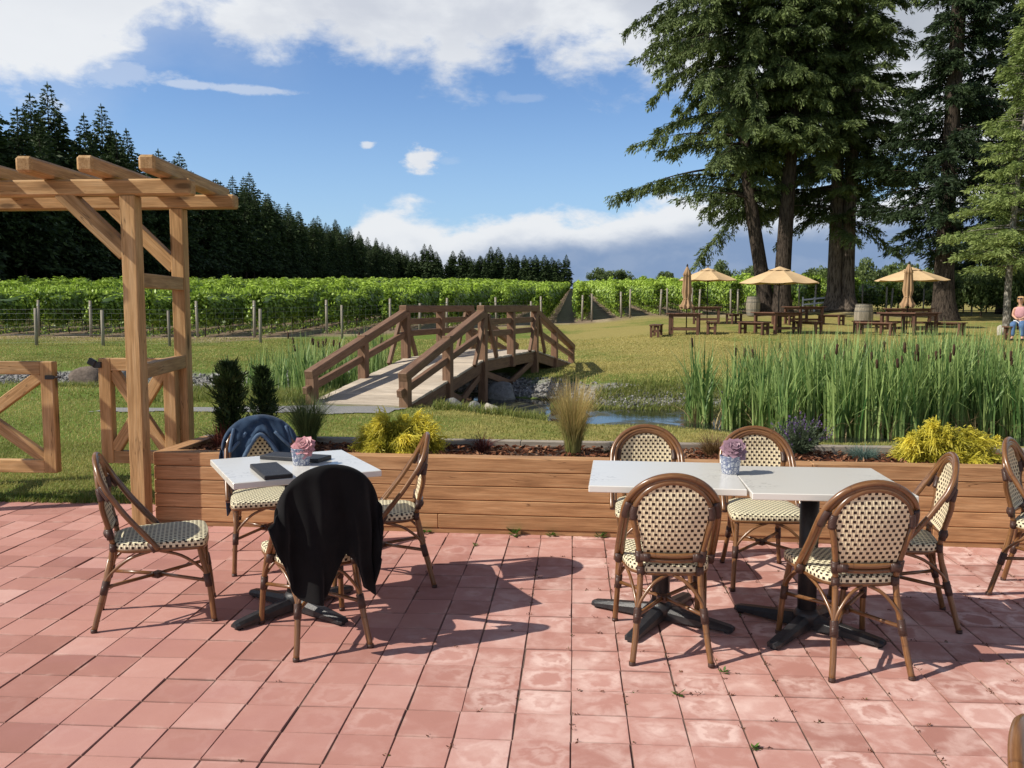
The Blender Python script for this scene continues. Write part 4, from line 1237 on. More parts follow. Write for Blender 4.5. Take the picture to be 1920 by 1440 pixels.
# ------------------------------------------------------------------ grass
def blades(X_, Y_, Z_, h, w_, lean, seg=2, rng=RNG):
    n = len(X_); az = rng.uniform(0, 6.28, n); ld = np.stack([np.cos(az), np.sin(az), np.zeros(n)], -1)
    t = np.linspace(0, 1, seg + 1)
    P = np.stack([X_, Y_, Z_], -1)[:, None, :] + np.zeros((n, seg + 1, 3))
    P = P + ld[:, None, :] * (lean * h)[:, None, None] * (t ** 1.8)[None, :, None]
    P[..., 2] += h[:, None] * t[None] * (1 - .35 * np.clip(lean, 0, 1.5)[:, None] * t[None])
    side = np.stack([-np.sin(az + rng.uniform(-1, 1, n)), np.cos(az), np.zeros(n)], -1); side = unit(side)
    W = w_[:, None] * (1 - t[None] ** 1.5 * .92)
    return P, W, side
lv = Leaves()
def sow(x0, x1, y0, y1, n, h0, h1, w0, mask=None, tone_shift=0.0):
    X_ = RNG.uniform(x0, x1, n); Y_ = RNG.uniform(y0, y1, n)
    sd1, ws1 = water_sd(X_, Y_)
    okk = (sd1 > np.where((Y_ > 14.3) & (X_ < 5.5), 1.35, .3)) & (ws1 > .1) & ~in_poly(X_, Y_, PATH)
    ax = (X_ - BA.x) * bd.x + (Y_ - BA.y) * bd.y; sx_ = (X_ - BA.x) * bp.x + (Y_ - BA.y) * bp.y
    okk &= ~((ax > -.1) & (ax < 10.6) & (sx_ > -.05) & (sx_ < BW + .05))
    if mask is not None: okk &= mask(X_, Y_)
    X_, Y_ = X_[okk], Y_[okk]; n = len(X_)
    pn_ = .5 + .5 * np.sin(X_ * 1.9 + 1.3 * np.sin(Y_ * 1.1)) * np.sin(Y_ * 1.4 + .7 * np.sin(X_ * 2.3))
    h = RNG.uniform(h0, h1, n); tone = np.clip(RNG.uniform(0, .75, n) * .6 + pn_ * .45 + tone_shift, 0, 1)
    P, W, sd_ = blades(X_, Y_, T(X_, Y_) - .004, h, np.full(n, w0) * RNG.uniform(.7, 1.3, n), RNG.uniform(.1, 1.0, n))
    lv.strips(P, W, sd_, tone)
nop = lambda x, y: ~((x > -2.84) & (y < 6.45))
sow(-6.5, -2.6, 6.2, 9.0, 46000, .018, .05, .0034, nop)
sow(-6.5, -2.6, 6.18, 6.42, 4500, .03, .075, .0036, nop, -.5)
sow(-3.2, 4.6, 6.3, 9, 40000, .018, .045, .0036, nop, .08)
sow(-9.5, 4, 9, 13.2, 52000, .02, .05, .0055, None, .1)
sow(-16, 0, 13, 24, 42000, .03, .07, .010)
sow(-.5, 14, 15.5, 24, 40000, .025, .06, .009, None, .3)
sow(-.5, 17, 24, 33, 30000, .025, .055, .012, None, .32)
sow(-26, -.5, 23, 33.3, 52000, .025, .06, .014, None, .12)
# rank green growth along the creek and pond edges
for (x0, x1, y0, y1, n, hh) in ((-6.6, -3.7, 12.9, 14.6, 2600, .26), (-2.0, -.4, 12.2, 13.4, 2200, .24), (-9.8, -7.2, 15.0, 16.0, 1500, .16), (-12, -9.4, 16.0, 17.2, 1400, .25), (.8, 7, 15.9, 16.9, 3000, .2), (-.4, 3, 14.7, 15.6, 2600, .13), (.4, 3.2, 15.6, 16.3, 2500, .2), (-9.8, -6.2, 16.2, 18.8, 1800, .13)):
    X_ = RNG.uniform(x0, x1, n); Y_ = RNG.uniform(y0, y1, n)
    P, W, sd_ = blades(X_, Y_, np.maximum(T(X_, Y_), WATER_Z) - .01, RNG.uniform(.35, 1, n) * hh, np.full(n, .007), RNG.uniform(.2, 1.2, n))
    lv.strips(P, W, sd_, RNG.uniform(0, .45, n))
go = lv.build('grass', 'grass_blade'); tag(go, 'short mown lawn grass with dry yellow patches', kind='stuff')

# ------------------------------------------------------------------ reeds
def reed_bed(name, label, spots, n_dry=0, heads=40, h=(.80, 1.5), wid=.0135, seed=5, zbase=None):
    rng = np.random.default_rng(seed); lv = Leaves(); HX, HY = [], []
    for (cx_, cy_, rx, ry, n, hs) in spots:
        nc = max(3, n // 14)
        ca = rng.uniform(0, 6.28, nc); cr = np.sqrt(rng.random(nc))
        X0 = cx_ + rx * cr * np.cos(ca); Y0 = cy_ + ry * cr * np.sin(ca)
        kk = rng.integers(0, nc, n)
        X_ = X0[kk] + rng.normal(0, .05, n); Y_ = Y0[kk] + rng.normal(0, .05, n)
        Z_ = np.maximum(T(X_, Y_), WATER_Z - .05) if zbase is None else np.full(n, zbase)
        hh = rng.uniform(*h, n) * hs * np.where(rng.random(n) < .25, rng.uniform(.45, .8, n), 1)
        P, W, sd_ = blades(X_, Y_, Z_, hh, np.full(n, wid) * rng.uniform(.6, 1.25, n), np.abs(rng.normal(.18, .2, n)), 5, rng)
        t = np.linspace(0, 1, 6)
        Wp = W[:, :1] * np.array([.75, 1, 1, .85, .5, .04])[None]
        # a few leaves folded over
        fold = rng.random(n) < .12
        P[fold, 4, 2] -= hh[fold] * .12; P[fold, 5, 2] -= hh[fold] * .38; P[fold, 5, :2] += rng.normal(0, .12, (fold.sum(), 2))
        tone = rng.uniform(0, .8, n)[:, None] + np.array([.35, .1, 0, 0, .08, .2])[None]
        lv.strips(P, Wp, sd_, tone)
        HX += list(X0[:max(1, int(nc * .7))]); HY += list(Y0[:max(1, int(nc * .7))])
        nd = int(n * n_dry)
        if nd:
            X_ = cx_ + rx * rng.uniform(-1, 1, nd); Y_ = cy_ + ry * rng.uniform(-1, 1, nd)
            P, W, sd_ = blades(X_, Y_, np.full(nd, WATER_Z) - .02, rng.uniform(.15, .65, nd), np.full(nd, wid * .7), rng.uniform(.2, 1.6, nd), 4, rng)
            lv.strips(P, W, sd_, rng.random(nd), 1)
    idx = rng.permutation(len(HX))[:heads]
    mbh = MB()
    for i in idx:
        x, y = HX[i], HY[i]; hh = rng.uniform(.8, 1.0) * h[1] * .92; z0 = max(Tz(x, y), WATER_Z)
        lx, ly = rng.normal(0, .06, 2)
        p = lambda q: (x + lx * q * q, y + ly * q * q, z0 + hh * q)
        mbh.tube([p(0), p(.4), p(.80)], .0055, 5, mi=0); mbh.tube([p(.80), p(.812), p(.9), p(.91)], [.007, .0185, .0185, .006], 7, mi=1); mbh.tube([p(.91), p(1.0)], [.003, .0015], 4, mi=0)
    o = lv.build(name, ['reed_leaf', 'reed_dry'])
    tag(o, label, kind='stuff')
    # join stalks and heads into the same bed
    me2 = mbh.mesh('h')
    bm = bmesh.new(); bm.from_mesh(o.data); nf0 = len(bm.faces); bm.from_mesh(me2)
    bm.faces.ensure_lookup_table()
    for f in bm.faces[nf0:]: f.material_index = 3 if f.material_index == 1 else 2
    bm.to_mesh(o.data); bm.free(); bpy.data.meshes.remove(me2)
    o.data.materials.append(MATS['reed_leaf']); o.data.materials.append(MATS['cattail_brown'])
    return o
reed_bed('cattail_reeds', 'tall green cattail reeds with brown heads standing in the pond on the right',
         [(1.9, 13.35, .16, .25, 150, 1.0), (2.15, 12.75, .12, .25, 60, .85), (2.75, 13.2, .42, .55, 330, .98), (2.75, 12.15, .25, .3, 150, .86), (3.6, 12.9, .6, .75, 900, 1.05), (4.6, 12.6, .7, .85, 1150, 1.05), (5.5, 13.1, .75, .9, 1050, 1.08),
          (6.2, 13.8, .6, .7, 800, 1.08), (5.0, 14.2, 1.2, .5, 600, 1.08), (3.6, 14.1, .9, .4, 420, 1.0), (6.9, 13.0, .5, .7, 320, .8), (4.0, 11.95, .7, .2, 260, .9), (5.6, 12.15, .7, .25, 260, .95)], .22, 60)
reed_bed('creek_reeds', 'smaller green cattail clump in the creek behind the left bridge rail',
         [(-4.75, 15.9, .55, .9, 330, .82), (-5.6, 17.2, .7, .7, 330, .8), (-4.2, 17.6, .6, .8, 240, .85), (-4.9, 18.6, .8, .6, 220, .9), (-5.9, 15.4, .3, .5, 100, .6)], .1, 14, seed=9)

# ------------------------------------------------------------------ planter plants
def pz(x, y): return .452
def clump(name, label, cat, c, mat, n, h, spread, w_, lean, group=None, seg=4, tone=(0, 1), tip=None, seed=1, z=.45):
    rng = np.random.default_rng(seed); lv = Leaves()
    a = rng.uniform(0, 6.28, n); r = np.sqrt(rng.random(n)) * spread
    X_ = r * np.cos(a); Y_ = r * np.sin(a)
    hh = rng.uniform(h * .5, h, n); t = np.linspace(0, 1, seg + 1)
    az = a + rng.normal(0, .5, n); le = np.abs(rng.normal(lean, lean * .5, n))
    P = np.stack([X_, Y_, np.zeros(n)], -1)[:, None, :] + np.zeros((n, seg + 1, 3))
    P[..., 0] += (np.cos(az) * le * hh)[:, None] * (t ** 1.7)[None]; P[..., 1] += (np.sin(az) * le * hh)[:, None] * (t ** 1.7)[None]
    P[..., 2] += hh[:, None] * (t[None] - .38 * np.clip(le, 0, 1.6)[:, None] * t[None] ** 2.6)
    side = unit(np.stack([-np.sin(az), np.cos(az), rng.normal(0, .3, n)], -1))
    W = w_ * rng.uniform(.6, 1.3, n)[:, None] * (1 - .85 * t[None] ** 2)
    tn = rng.uniform(tone[0], tone[1], n)[:, None] * np.ones(seg + 1)[None]
    if tip is not None: tn = tn * (1 - t[None] ** 1.5) + tip * rng.uniform(.6, 1.1, n)[:, None] * t[None] ** 1.5
    lv.strips(P, W, side, np.clip(tn, 0, 1))
    o = lv.build(name, mat); o.location = (c[0], c[1], z)
    return tag(o, label, cat, group)
clump('feather_grass', 'fine dark green feather grass tuft between the denim jacket and left yellow bush', 'ornamental grass', (-1.93, 6.24), 'feather_green', 1100, .46, .055, .0019, .36, 'ornamental grasses in the planter', seed=3)
clump('feather_grass', 'tall tan-tipped feather grass in the middle of the planter before the pond', 'ornamental grass', (.0, 6.0), 'feather_tan', 900, .60, .05, .0022, .27, 'ornamental grasses in the planter', tone=(0, .35), tip=1.0, seed=4)
clump('red_grass', 'small dark red grass tuft in the bark mulch right of the left yellow bush', 'ornamental grass', (-.63, 6.05), 'dark_red_grass', 90, .20, .05, .0032, .75, 'ornamental grasses in the planter', seed=5)
clump('red_grass', 'reddish brown grass tuft in the planter corner by the arbor', 'ornamental grass', (-2.50, 6.1), 'dark_red_grass', 170, .24, .07, .0035, .6, 'ornamental grasses in the planter', seed=6, tone=(.2, 1))
clump('sedge', 'thin brown sedge tuft in front of the pond, between two chairs', 'ornamental grass', (.95, 6.0), 'sedge', 420, .20, .06, .0018, .7, 'ornamental grasses in the planter', seed=7)
clump('blue_fescue', 'low blue-green fescue tuft between the lavender and right yellow bush', 'ornamental grass', (1.93, 5.93), 'fescue', 460, .13, .07, .0016, .9, 'ornamental grasses in the planter', seed=8)
def lavender(c):
    t = thing('lavender', 'bushy lavender with purple flower spikes behind the chair with the succulent pot', 'shrub', (c[0], c[1], .45))
    rng = np.random.default_rng(4); lv = Leaves(); fl = Leaves(); n = 190
    az = rng.uniform(0, 6.28, n); ln = rng.uniform(.12, .30, n); le = rng.uniform(.05, .95, n)
    d = np.stack([np.cos(az) * np.sin(le), np.sin(az) * np.sin(le), np.cos(le)], -1)
    tipp = d * ln[:, None]
    P = np.stack([d * 0, tipp * .5, tipp], 1); lv.strips(P, np.array([.002, .0016, .001]), unit(np.cross(d, rand_dirs(n, rng))), .6 * rng.random(n))
    m_ = n * 16; k_ = np.repeat(np.arange(n), 16); f_ = rng.uniform(.1, .85, m_)
    C = tipp[k_] * f_[:, None]; U = unit(d[k_] + rand_dirs(m_, rng) * .8) * rng.uniform(.012, .026, (m_, 1)); lv.rhomb(C, U, perp(U, rng) * .0032, rng.random(m_), base=True)
    sel = rng.random(n) < .38; kk = np.repeat(np.where(sel)[0], 12); m_ = len(kk)
    C = tipp[kk] * rng.uniform(.86, 1.12, (m_, 1)) + rng.normal(0, .003, (m_, 3)); U = rand_dirs(m_, rng) * .007; fl.rhomb(C, U, perp(U, rng) * .004, rng.random(m_))
    lv.build('foliage', 'lavender_leaf', t); fl.build('flowers', 'lavender_flower', t)
lavender((1.52, 6.02))
def gold_bush(label, c, rx, ry, h, n, seed):
    rng = np.random.default_rng(seed); lv = Leaves()
    nc = 95; n = n // nc * nc; m_ = n // nc
    th = rng.uniform(0, 6.28, nc); ph = np.arccos(rng.uniform(-.05, 1, nc)); rr = rng.uniform(.4, 1, nc)
    lump = 1 + .10 * np.sin(th * 3 + seed) + .08 * np.sin(th * 5 + 2)
    CC = np.stack([rx * np.sin(ph) * np.cos(th), ry * np.sin(ph) * np.sin(th), h * np.cos(ph)], -1) * (rr * lump)[:, None] * .95
    OD = unit(np.stack([np.cos(th) * (np.sin(ph) + .25), np.sin(th) * (np.sin(ph) + .25), np.cos(ph) * .8 + .25], -1) + rng.normal(0, .2, (nc, 3)))
    kc = np.repeat(np.arange(nc), m_)
    S0 = CC[kc] * rng.uniform(.55, 1, (n, 1)) + rng.normal(0, .016, (n, 3))
    out = unit(OD[kc] + rng.normal(0, .38, (n, 3)))
    L = rng.uniform(.05, .125, nc)[kc] * rng.uniform(.5, 1.15, n); t = np.array([0, .35, .7, 1])
    P = S0[:, None, :] + out[:, None, :] * (L[:, None] * t[None])[..., None]
    P[..., 2] -= (L[:, None] * .8) * (t ** 2.2)[None] * rng.uniform(.3, 1.3, n)[:, None]
    P[..., 2] = np.maximum(P[..., 2], -.01 - .12 * (P[..., 1] < -ry * .8))
    side = unit(np.cross(out, rand_dirs(n, rng)))
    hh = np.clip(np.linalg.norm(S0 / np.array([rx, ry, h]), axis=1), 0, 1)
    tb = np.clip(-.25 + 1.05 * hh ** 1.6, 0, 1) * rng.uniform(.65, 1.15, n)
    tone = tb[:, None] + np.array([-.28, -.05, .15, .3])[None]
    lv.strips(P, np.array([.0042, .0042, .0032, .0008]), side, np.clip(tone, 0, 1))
    k_ = rng.integers(0, n, n * 3); f_ = rng.uniform(.15, .98, n * 3)
    C = S0[k_] + out[k_] * (L[k_] * f_)[:, None]; C[:, 2] -= L[k_] * .8 * f_ ** 2.2 * .8
    C[:, 2] = np.maximum(C[:, 2], -.01 - .12 * (C[:, 1] < -ry * .8))
    U = unit(out[k_] + rand_dirs(n * 3, rng) * .9) * rng.uniform(.006, .018, (n * 3, 1)); U[:, 2] -= .003
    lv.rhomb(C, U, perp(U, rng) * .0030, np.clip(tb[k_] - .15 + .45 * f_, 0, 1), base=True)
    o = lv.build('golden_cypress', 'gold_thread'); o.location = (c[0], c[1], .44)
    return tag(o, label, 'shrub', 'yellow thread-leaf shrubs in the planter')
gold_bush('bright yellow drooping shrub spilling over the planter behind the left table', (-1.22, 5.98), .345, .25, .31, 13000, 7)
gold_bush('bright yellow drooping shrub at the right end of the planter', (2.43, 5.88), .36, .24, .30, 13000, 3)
def little_shrub():
    rng = np.random.default_rng(21); lv = Leaves(); n = 260
    C = rand_dirs(n, rng) * rng.uniform(.02, .11, (n, 1)) * np.array([1.3, 1, .7]); C[:, 2] = np.abs(C[:, 2])
    U = rand_dirs(n, rng) * rng.uniform(.008, .018, (n, 1)); lv.rhomb(C, U, perp(U, rng) * .006, rng.random(n) * .6)
    o = lv.build('low_shrub', 'cedar_scale'); o.location = (.36, 6.08, .45); tag(o, 'tiny dark green shrub beside the tan feather grass', 'shrub')
little_shrub()
def young_cedar(label, c, h, rad, seed):
    t = thing('young_cedar', label, 'conifer', (c[0], c[1], c[2]), 0, 'young cedars behind the table')
    rng = np.random.default_rng(seed); lv = Leaves()
    nb = 150; hz_ = rng.uniform(.03, .97, nb) ** 1.0; az = rng.uniform(0, 6.28, nb)
    r = rad * np.minimum(1, (1 - hz_) * 2.4 + .12) * (.55 + .45 * np.minimum(1, hz_ * 6)) * rng.uniform(.6, 1.25, nb)
    m_ = nb * 46; k_ = np.repeat(np.arange(nb), 46); f_ = rng.uniform(.1, 1, m_)
    C = np.stack([np.cos(az[k_]) * r[k_] * f_, np.sin(az[k_]) * r[k_] * f_, h * hz_[k_] + r[k_] * f_ * 1.15], -1) + rng.normal(0, .014, (m_, 3))
    U = unit(np.stack([np.cos(az[k_]) * .7, np.sin(az[k_]) * .7, np.full(m_, .8)], -1) + rand_dirs(m_, rng) * .6) * (rng.uniform(.012, .03, m_) * (1 + .5 * (f_ > .85)))[:, None]
    lv.rhomb(C, U, perp(U, rng) * .0055, np.clip(f_ * rng.uniform(.2, 1, m_), 0, 1), base=True)
    lv.build('crown', 'cedar_scale', t)
    mb = MB(); mb.tube([(0, 0, -.02), (.005, 0, h * .5), (0, .005, h * .95)], [.014, .009, .003], 6); mb.build('trunk', 'vine_stem', t)
young_cedar('taller young cedar just right of the arbor post', (-2.50, 6.22, .45), .58, .10, 31)
young_cedar('narrower, darker young cedar further from the arbor', (-2.52, 6.95, 0), .96, .085, 32)
def weed(label, c, sz, seed, group='small weeds in the patio joints'):
    rng = np.random.default_rng(seed); lv = Leaves(); n = 16
    az = rng.uniform(0, 6.28, n); el = rng.uniform(.1, .9, n); L = rng.uniform(.4, 1, n) * sz
    d = np.stack([np.cos(az) * np.cos(el), np.sin(az) * np.cos(el), np.sin(el)], -1)
    lv.rhomb(np.zeros((n, 3)) + d * L[:, None] * .15, d * L[:, None] * .45, unit(np.cross(d, np.array([0, 0, 1.0]))) * (L * .2)[:, None], rng.random(n), base=True)
    o = lv.build('weed', 'weed_leaf'); o.location = (c[0], c[1], .001); tag(o, label, 'weed', group)
for i, (lb, x, y, s_) in enumerate([('low weed at the foot of the planter beside the edge-on chair', -.95, 5.55, .075), ('leafy weed at the planter foot right of the edge-on chair', -.37, 5.54, .085), ('small weed at the planter foot in front of the tan feather grass', -.13, 5.53, .06),
        ('leafy weed at the planter foot left of the joined tables', .17, 5.52, .07), ('weed at the planter foot under the joined tables', .68, 5.49, .05), ('bright weed growing in a paver joint before the joined tables', .405, 3.26, .036),
        ('tiny weed in the paver joint nearest the camera', .605, 2.86, .03), ('weed in the joint beside the leg of the chair nearest the table end', .61, 3.47, .03), ('tiny weed in a paver joint near the planter', -.59, 5.27, .035)]):
    weed(lb, (x, y), s_, i + 40)
# ------------------------------------------------------------------ vineyard
SL = 0.0266
def vine_variant(seed, ex=0.0, L=255, tap=.34):
    rng = np.random.default_rng(seed); lv = Leaves()
    ph = rng.uniform(0, 6, 8)
    def topv(y): return 1 - tap * np.exp(-np.maximum(np.asarray(y), 0) / 4.5) + .14 * np.exp(-((np.asarray(y) - 16) / 9.0) ** 2) + .10 * np.sin(y * 1.1 + ph[0]) + .08 * np.sin(y * 2.7 + ph[1]) + .11 * np.sin(y * .3 + ph[2])
    def gz(y): return SL * y + ex * 0.0125 * 85 * (np.exp(-9 / 85) - np.exp(-(np.asarray(y) + 9) / 85))
    for (y0, y1, dens, sz) in ((-.05, 14, 430, .075), (14, 45, 150, .105), (45, 120, 34, .2), (120, L, 12, .36)):
        n = int((y1 - y0) * dens); y = rng.uniform(y0, y1, n)
        a = rng.uniform(0, 6.28, n); rr = rng.uniform(.86, 1.14, n)
        hw = .41 * (1 + .15 * np.sin(y * 1.9 + ph[3]))
        cxs = np.sign(np.cos(a)) * np.abs(np.cos(a)) ** .6 * hw * rr; czs = np.sign(np.sin(a)) * np.abs(np.sin(a)) ** .6 * .53 * rr
        low = czs < 0; czs = np.where(low, czs * (1 + .35 * np.sin(y * 3.1 + ph[4]) * np.sin(y * .9)), czs * topv(y) ** 2)
        
        cxs = cxs * (1 - .42 * np.clip(czs / .55, 0, 1)); z = 1.16 + czs * 1.08 + gz(y)
        C = np.stack([cxs, y, z], -1) + rng.normal(0, .03, (n, 3))
        nrm = unit(np.stack([np.cos(a), rng.normal(0, .5, n), np.sin(a) + .45], -1) * 1.0 + rand_dirs(n, rng) * .42)
        U = np.cross(nrm, rand_dirs(n, rng)); U = unit(U); Wv = np.cross(nrm, U)
        s_ = sz * rng.uniform(.65, 1.25, n)
        tone = np.clip(.02 + rng.uniform(0, 1, n) * .55 + .45 * np.clip((czs + .3) / .8, 0, 1) + .12 * np.sin(y * .8 + ph[5]), 0, 1)  # leaves paler toward the row top: sunlit tops painted into the tone
        lv.rhomb(C, U * s_[:, None], Wv * (s_ * .85)[:, None], tone)
    n = 2600; y = rng.uniform(-.3, 45, n); C = np.stack([rng.normal(0, .16, n), y, gz(y) + rng.uniform(0, .22, n)], -1)
    U = unit(rand_dirs(n, rng) + np.array([0, 0, .8])) * rng.uniform(.03, .1, (n, 1)); lv.rhomb(C, U, perp(U, rng) * .02, rng.uniform(.1, .8, n), base=True)
    # shoots standing above the hedge
    n = 900; y = rng.uniform(0, 60, n); L_ = rng.uniform(.08, .28, n)
    C = np.stack([rng.normal(0, .16, n), y, 1.66 + gz(y) + .05 * np.sin(y)], -1); U = unit(np.stack([rng.normal(0, .3, n), rng.normal(0, .3, n), np.ones(n)], -1)) * L_[:, None] * .5
    lv.rhomb(C, U, perp(U, rng) * .04, rng.uniform(.5, 1, n), base=True)
    # front cap
    n = 500; C = np.stack([rng.uniform(-.33, .33, n), rng.uniform(-.12, .12, n), 1.2 + rng.uniform(-.55, .52, n)], -1); U = rand_dirs(n, rng) * .07; lv.rhomb(C, U, perp(U, rng) * .06, rng.random(n) * .8)
    # inner dark core
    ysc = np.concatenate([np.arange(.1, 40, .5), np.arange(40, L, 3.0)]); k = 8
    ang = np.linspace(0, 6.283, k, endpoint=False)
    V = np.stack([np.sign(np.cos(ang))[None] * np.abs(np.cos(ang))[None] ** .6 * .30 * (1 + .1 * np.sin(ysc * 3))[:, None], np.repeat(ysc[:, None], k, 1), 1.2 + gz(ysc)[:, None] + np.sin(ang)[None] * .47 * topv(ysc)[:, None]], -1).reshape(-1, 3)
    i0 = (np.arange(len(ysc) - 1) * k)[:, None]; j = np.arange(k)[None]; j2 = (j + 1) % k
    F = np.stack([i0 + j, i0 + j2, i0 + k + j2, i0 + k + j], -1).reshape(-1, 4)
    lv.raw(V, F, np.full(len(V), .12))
    me = lv.mesh('foliage'); me.materials.append(MATS['vine_leaf'])
    ms = None
    return me, ms
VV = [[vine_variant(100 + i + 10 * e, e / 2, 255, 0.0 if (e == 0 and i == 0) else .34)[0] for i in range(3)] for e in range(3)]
mb = MB(); mb.tube([(0, 0, -.1), (0, 0, 1.42)], .055, 8); mb.tube([(0, 0, 1.18), (0, 0, 1.22)], .064, 8, mi=1)
VPOST = mb.mesh('post'); VPOST.materials.append(MATS['post_grey']); VPOST.materials.append(MATS['galvanised'])
mb = MB(); mb.tube([(0, 0, -.1), (0, 0, 1.1)], .032, 6); VSTAKE = mb.mesh('post'); VSTAKE.materials.append(MATS['post_grey'])
VSTEM = []
for q in range(5):
    mb = MB(); mb.tube([(random.uniform(-.03, .03), 0, -.1), (random.uniform(-.06, .06), random.uniform(-.06, .06), .4), (random.uniform(-.05, .05), random.uniform(-.12, .12), .9)], [.028, .021, .017], 5)
    VSTEM.append(mb.mesh('trunk')); VSTEM[-1].materials.append(MATS['vine_stem'])
for k in range(-22, 9):
    x = .45 + 2.15 * k; y0 = float(VINE_FRONT(x)) + .4
    ex_ = float(S(-x, 2, 28)); lev = int(round(ex_ * 2))
    def rz_(y): return SL * y + ex_ * 0.0125 * 85 * (math.exp(-9 / 85) - math.exp(-(y + 9) / 85))
    r_ = thing('vine_row', 'trained grapevine row running away between strips of bare earth', 'vine row', (x, y0, Tz(x, y0)), 0, 'grapevine rows of the vineyard')
    if k == 0: r_['label'] = 'grapevine row immediately right of the long bare lane toward the far trees'
    if k == -1: r_['label'] = 'grapevine row immediately left of the long bare lane toward the far trees'
    if k in (0, -1): del r_['group']; r_['group'] = 'grapevine rows beside the lane'
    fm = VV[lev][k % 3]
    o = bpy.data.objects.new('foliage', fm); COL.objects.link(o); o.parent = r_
    for q in range(11):
        y = .5 + q * 1.35 + random.uniform(-.15, .15)
        o = bpy.data.objects.new('trunk', VSTEM[(q + k) % 5]); COL.objects.link(o); o.parent = r_; o.location = (random.uniform(-.03, .03), y, rz_(y)); o.rotation_euler = (0, 0, random.uniform(0, 6.28))
    o = bpy.data.objects.new('end_post', VPOST); COL.objects.link(o); o.parent = r_; o.location = (0, -.25, 0); o.rotation_euler = (R(random.uniform(-1, 3)), R(random.uniform(-2, 2)), k)
    for q in range(4):
        y = 3.0 + 6 * q + random.uniform(-.3, .3)
        o = bpy.data.objects.new('post', VSTAKE); COL.objects.link(o); o.parent = r_; o.location = (0.04, y, rz_(y)); o.rotation_euler = (R(random.uniform(-3, 3)), R(random.uniform(-3, 3)), k + q)

def wire_fence(name, label, pts, h, r_, wires, wood='post_grey', vert=0.0):
    f = thing(name, label, 'fence')
    P = [Vector((x, y, Tz(x, y))) for x, y in pts]
    for p in P:
        mb = MB(); hh = h * random.uniform(.94, 1.05); mb.tube([p - Vector((0, 0, .1)), p + Vector((random.uniform(-.03, .03), 0, hh))], r_ * random.uniform(.85, 1.15), 7); mb.build('post', wood, f)
    mb = MB()
    for z in wires:
        for a, b_ in zip(P[:-1], P[1:]):
            mb.tube([a + Vector((0, 0, z * h)), b_ + Vector((0, 0, z * h))], .002, 4, cap=False)
    if vert:
        for a, b_ in zip(P[:-1], P[1:]):
            n = int((b_ - a).length / vert)
            for i in range(1, n):
                p = a.lerp(b_, i / n); mb.tube([p + Vector((0, 0, wires[0] * h)), p + Vector((0, 0, wires[-1] * h))], .0013, 3, cap=False)
    mb.build('wire_mesh', 'galvanised', f)
    return f
wire_fence('wire_fence', 'wire mesh fence on grey wooden posts before the left vineyard rows',
           [(-22.9, 28.7), (-20.6, 28.8), (-18.3, 28.85), (-16.0, 28.95), (-13.75, 29.15), (-11.25, 31.0), (-8.95, 33.6), (-6.55, 37.2), (-4.3, 40.6), (-2.1, 43.6)], 1.28, .055, (.08, .3, .5, .7, .86, .97), vert=.3)
wire_fence('wire_fence', 'wire fence on thin posts behind the picnic tables and barrels',
           [(.95, 47.6), (3.0, 47.7), (5.0, 47.8), (6.3, 47.9), (8.4, 48.1), (12.5, 50.2), (16.0, 50.4), (17.3, 50.4), (19.3, 50.4), (21.3, 49.0), (23.0, 48.0), (25.4, 47.2), (28, 46.4)], 1.5, .045, (.15, .4, .65, .92))

# ------------------------------------------------------------------ picnic furniture
def hz_(c): return Tz(c[0], c[1])
GP = 'brown picnic tables on the lawn'; GB = 'brown benches at the picnic tables'
def picnic_table(label, c, rz, s=1.25, h=.76):
    t = thing('picnic_table', label, 'picnic table', (c[0], c[1], hz_(c)), rz, GP)
    mb = MB(); n = 8; w_ = s / n
    for i in range(n): mb.box((-s / 2 + w_ * (i + .5), 0, h - .02), (w_ - .012, s, .04), None, .005, None, 0, 1)
    mb.build('table_top', 'table_brown', t)
    mb = MB()
    for y in (-1, 1): mb.box((0, y * (s / 2 - .12), h - .085), (s - .2, .045, .09), None, .004)
    for x in (-1, 1): mb.box((x * (s / 2 - .14), 0, h - .085), (.045, s - .3, .09), None, .004, None, 0, 1)
    for y in (-1, 1): mb.box((0, y * (s / 2 - .12), .2), (s - .3, .05, .09), None, .004)
    mb.build('frame', 'table_brown', t)
    for x in (-1, 1):
        for y in (-1, 1):
            mb = MB(); mb.box((x * (s / 2 - .15), y * (s / 2 - .12), (h - .042) / 2), (.1, .1, h - .042), None, .006, None, 0, 2); mb.build('leg', 'table_brown', t)
    return t
def bench(label, c, rz, L=1.15, h=.44, w_=.38):
    t = thing('bench', label, 'bench', (c[0], c[1], hz_(c)), rz, GB)
    mb = MB()
    for i in range(3): mb.box((0, (i - 1) * w_ / 3, h - .02), (L, w_ / 3 - .01, .04), None, .005)
    mb.build('seat', 'table_brown', t)
    mb = MB()
    for x in (-1, 1): mb.box((x * (L / 2 - .12), 0, .2), (.045, w_ - .12, .07), None, .004)
    mb.box((0, 0, h - .075), (L - .16, .045, .07), None, .004)
    mb.build('stretcher', 'table_brown', t)
    for x in (-1, 1):
        for y in (-1, 1):
            mb = MB(); mb.box((x * (L / 2 - .1), y * (w_ / 2 - .07), (h - .042) / 2), (.085, .085, h - .042), None, .005, None, 0, 2); mb.build('leg', 'table_brown', t)
    return t
ta = picnic_table('brown picnic table holding the closed parasol, leftmost of the front row', (3.92, 31.6), R(-10))
bench('bench left of the table with the leftmost closed parasol', (2.9, 31.3), R(78))
bench('bench right of the table with the leftmost closed parasol', (4.85, 31.5), R(80))
tb = picnic_table('brown picnic table under the middle open parasol', (7.2, 31.8), R(25), 1.35)
bench('bench left of the table under the middle open parasol', (6.25, 31.2), R(-58), 1.3)
bench('bench right of the table under the middle open parasol', (8.25, 31.9), R(-62), 1.3)
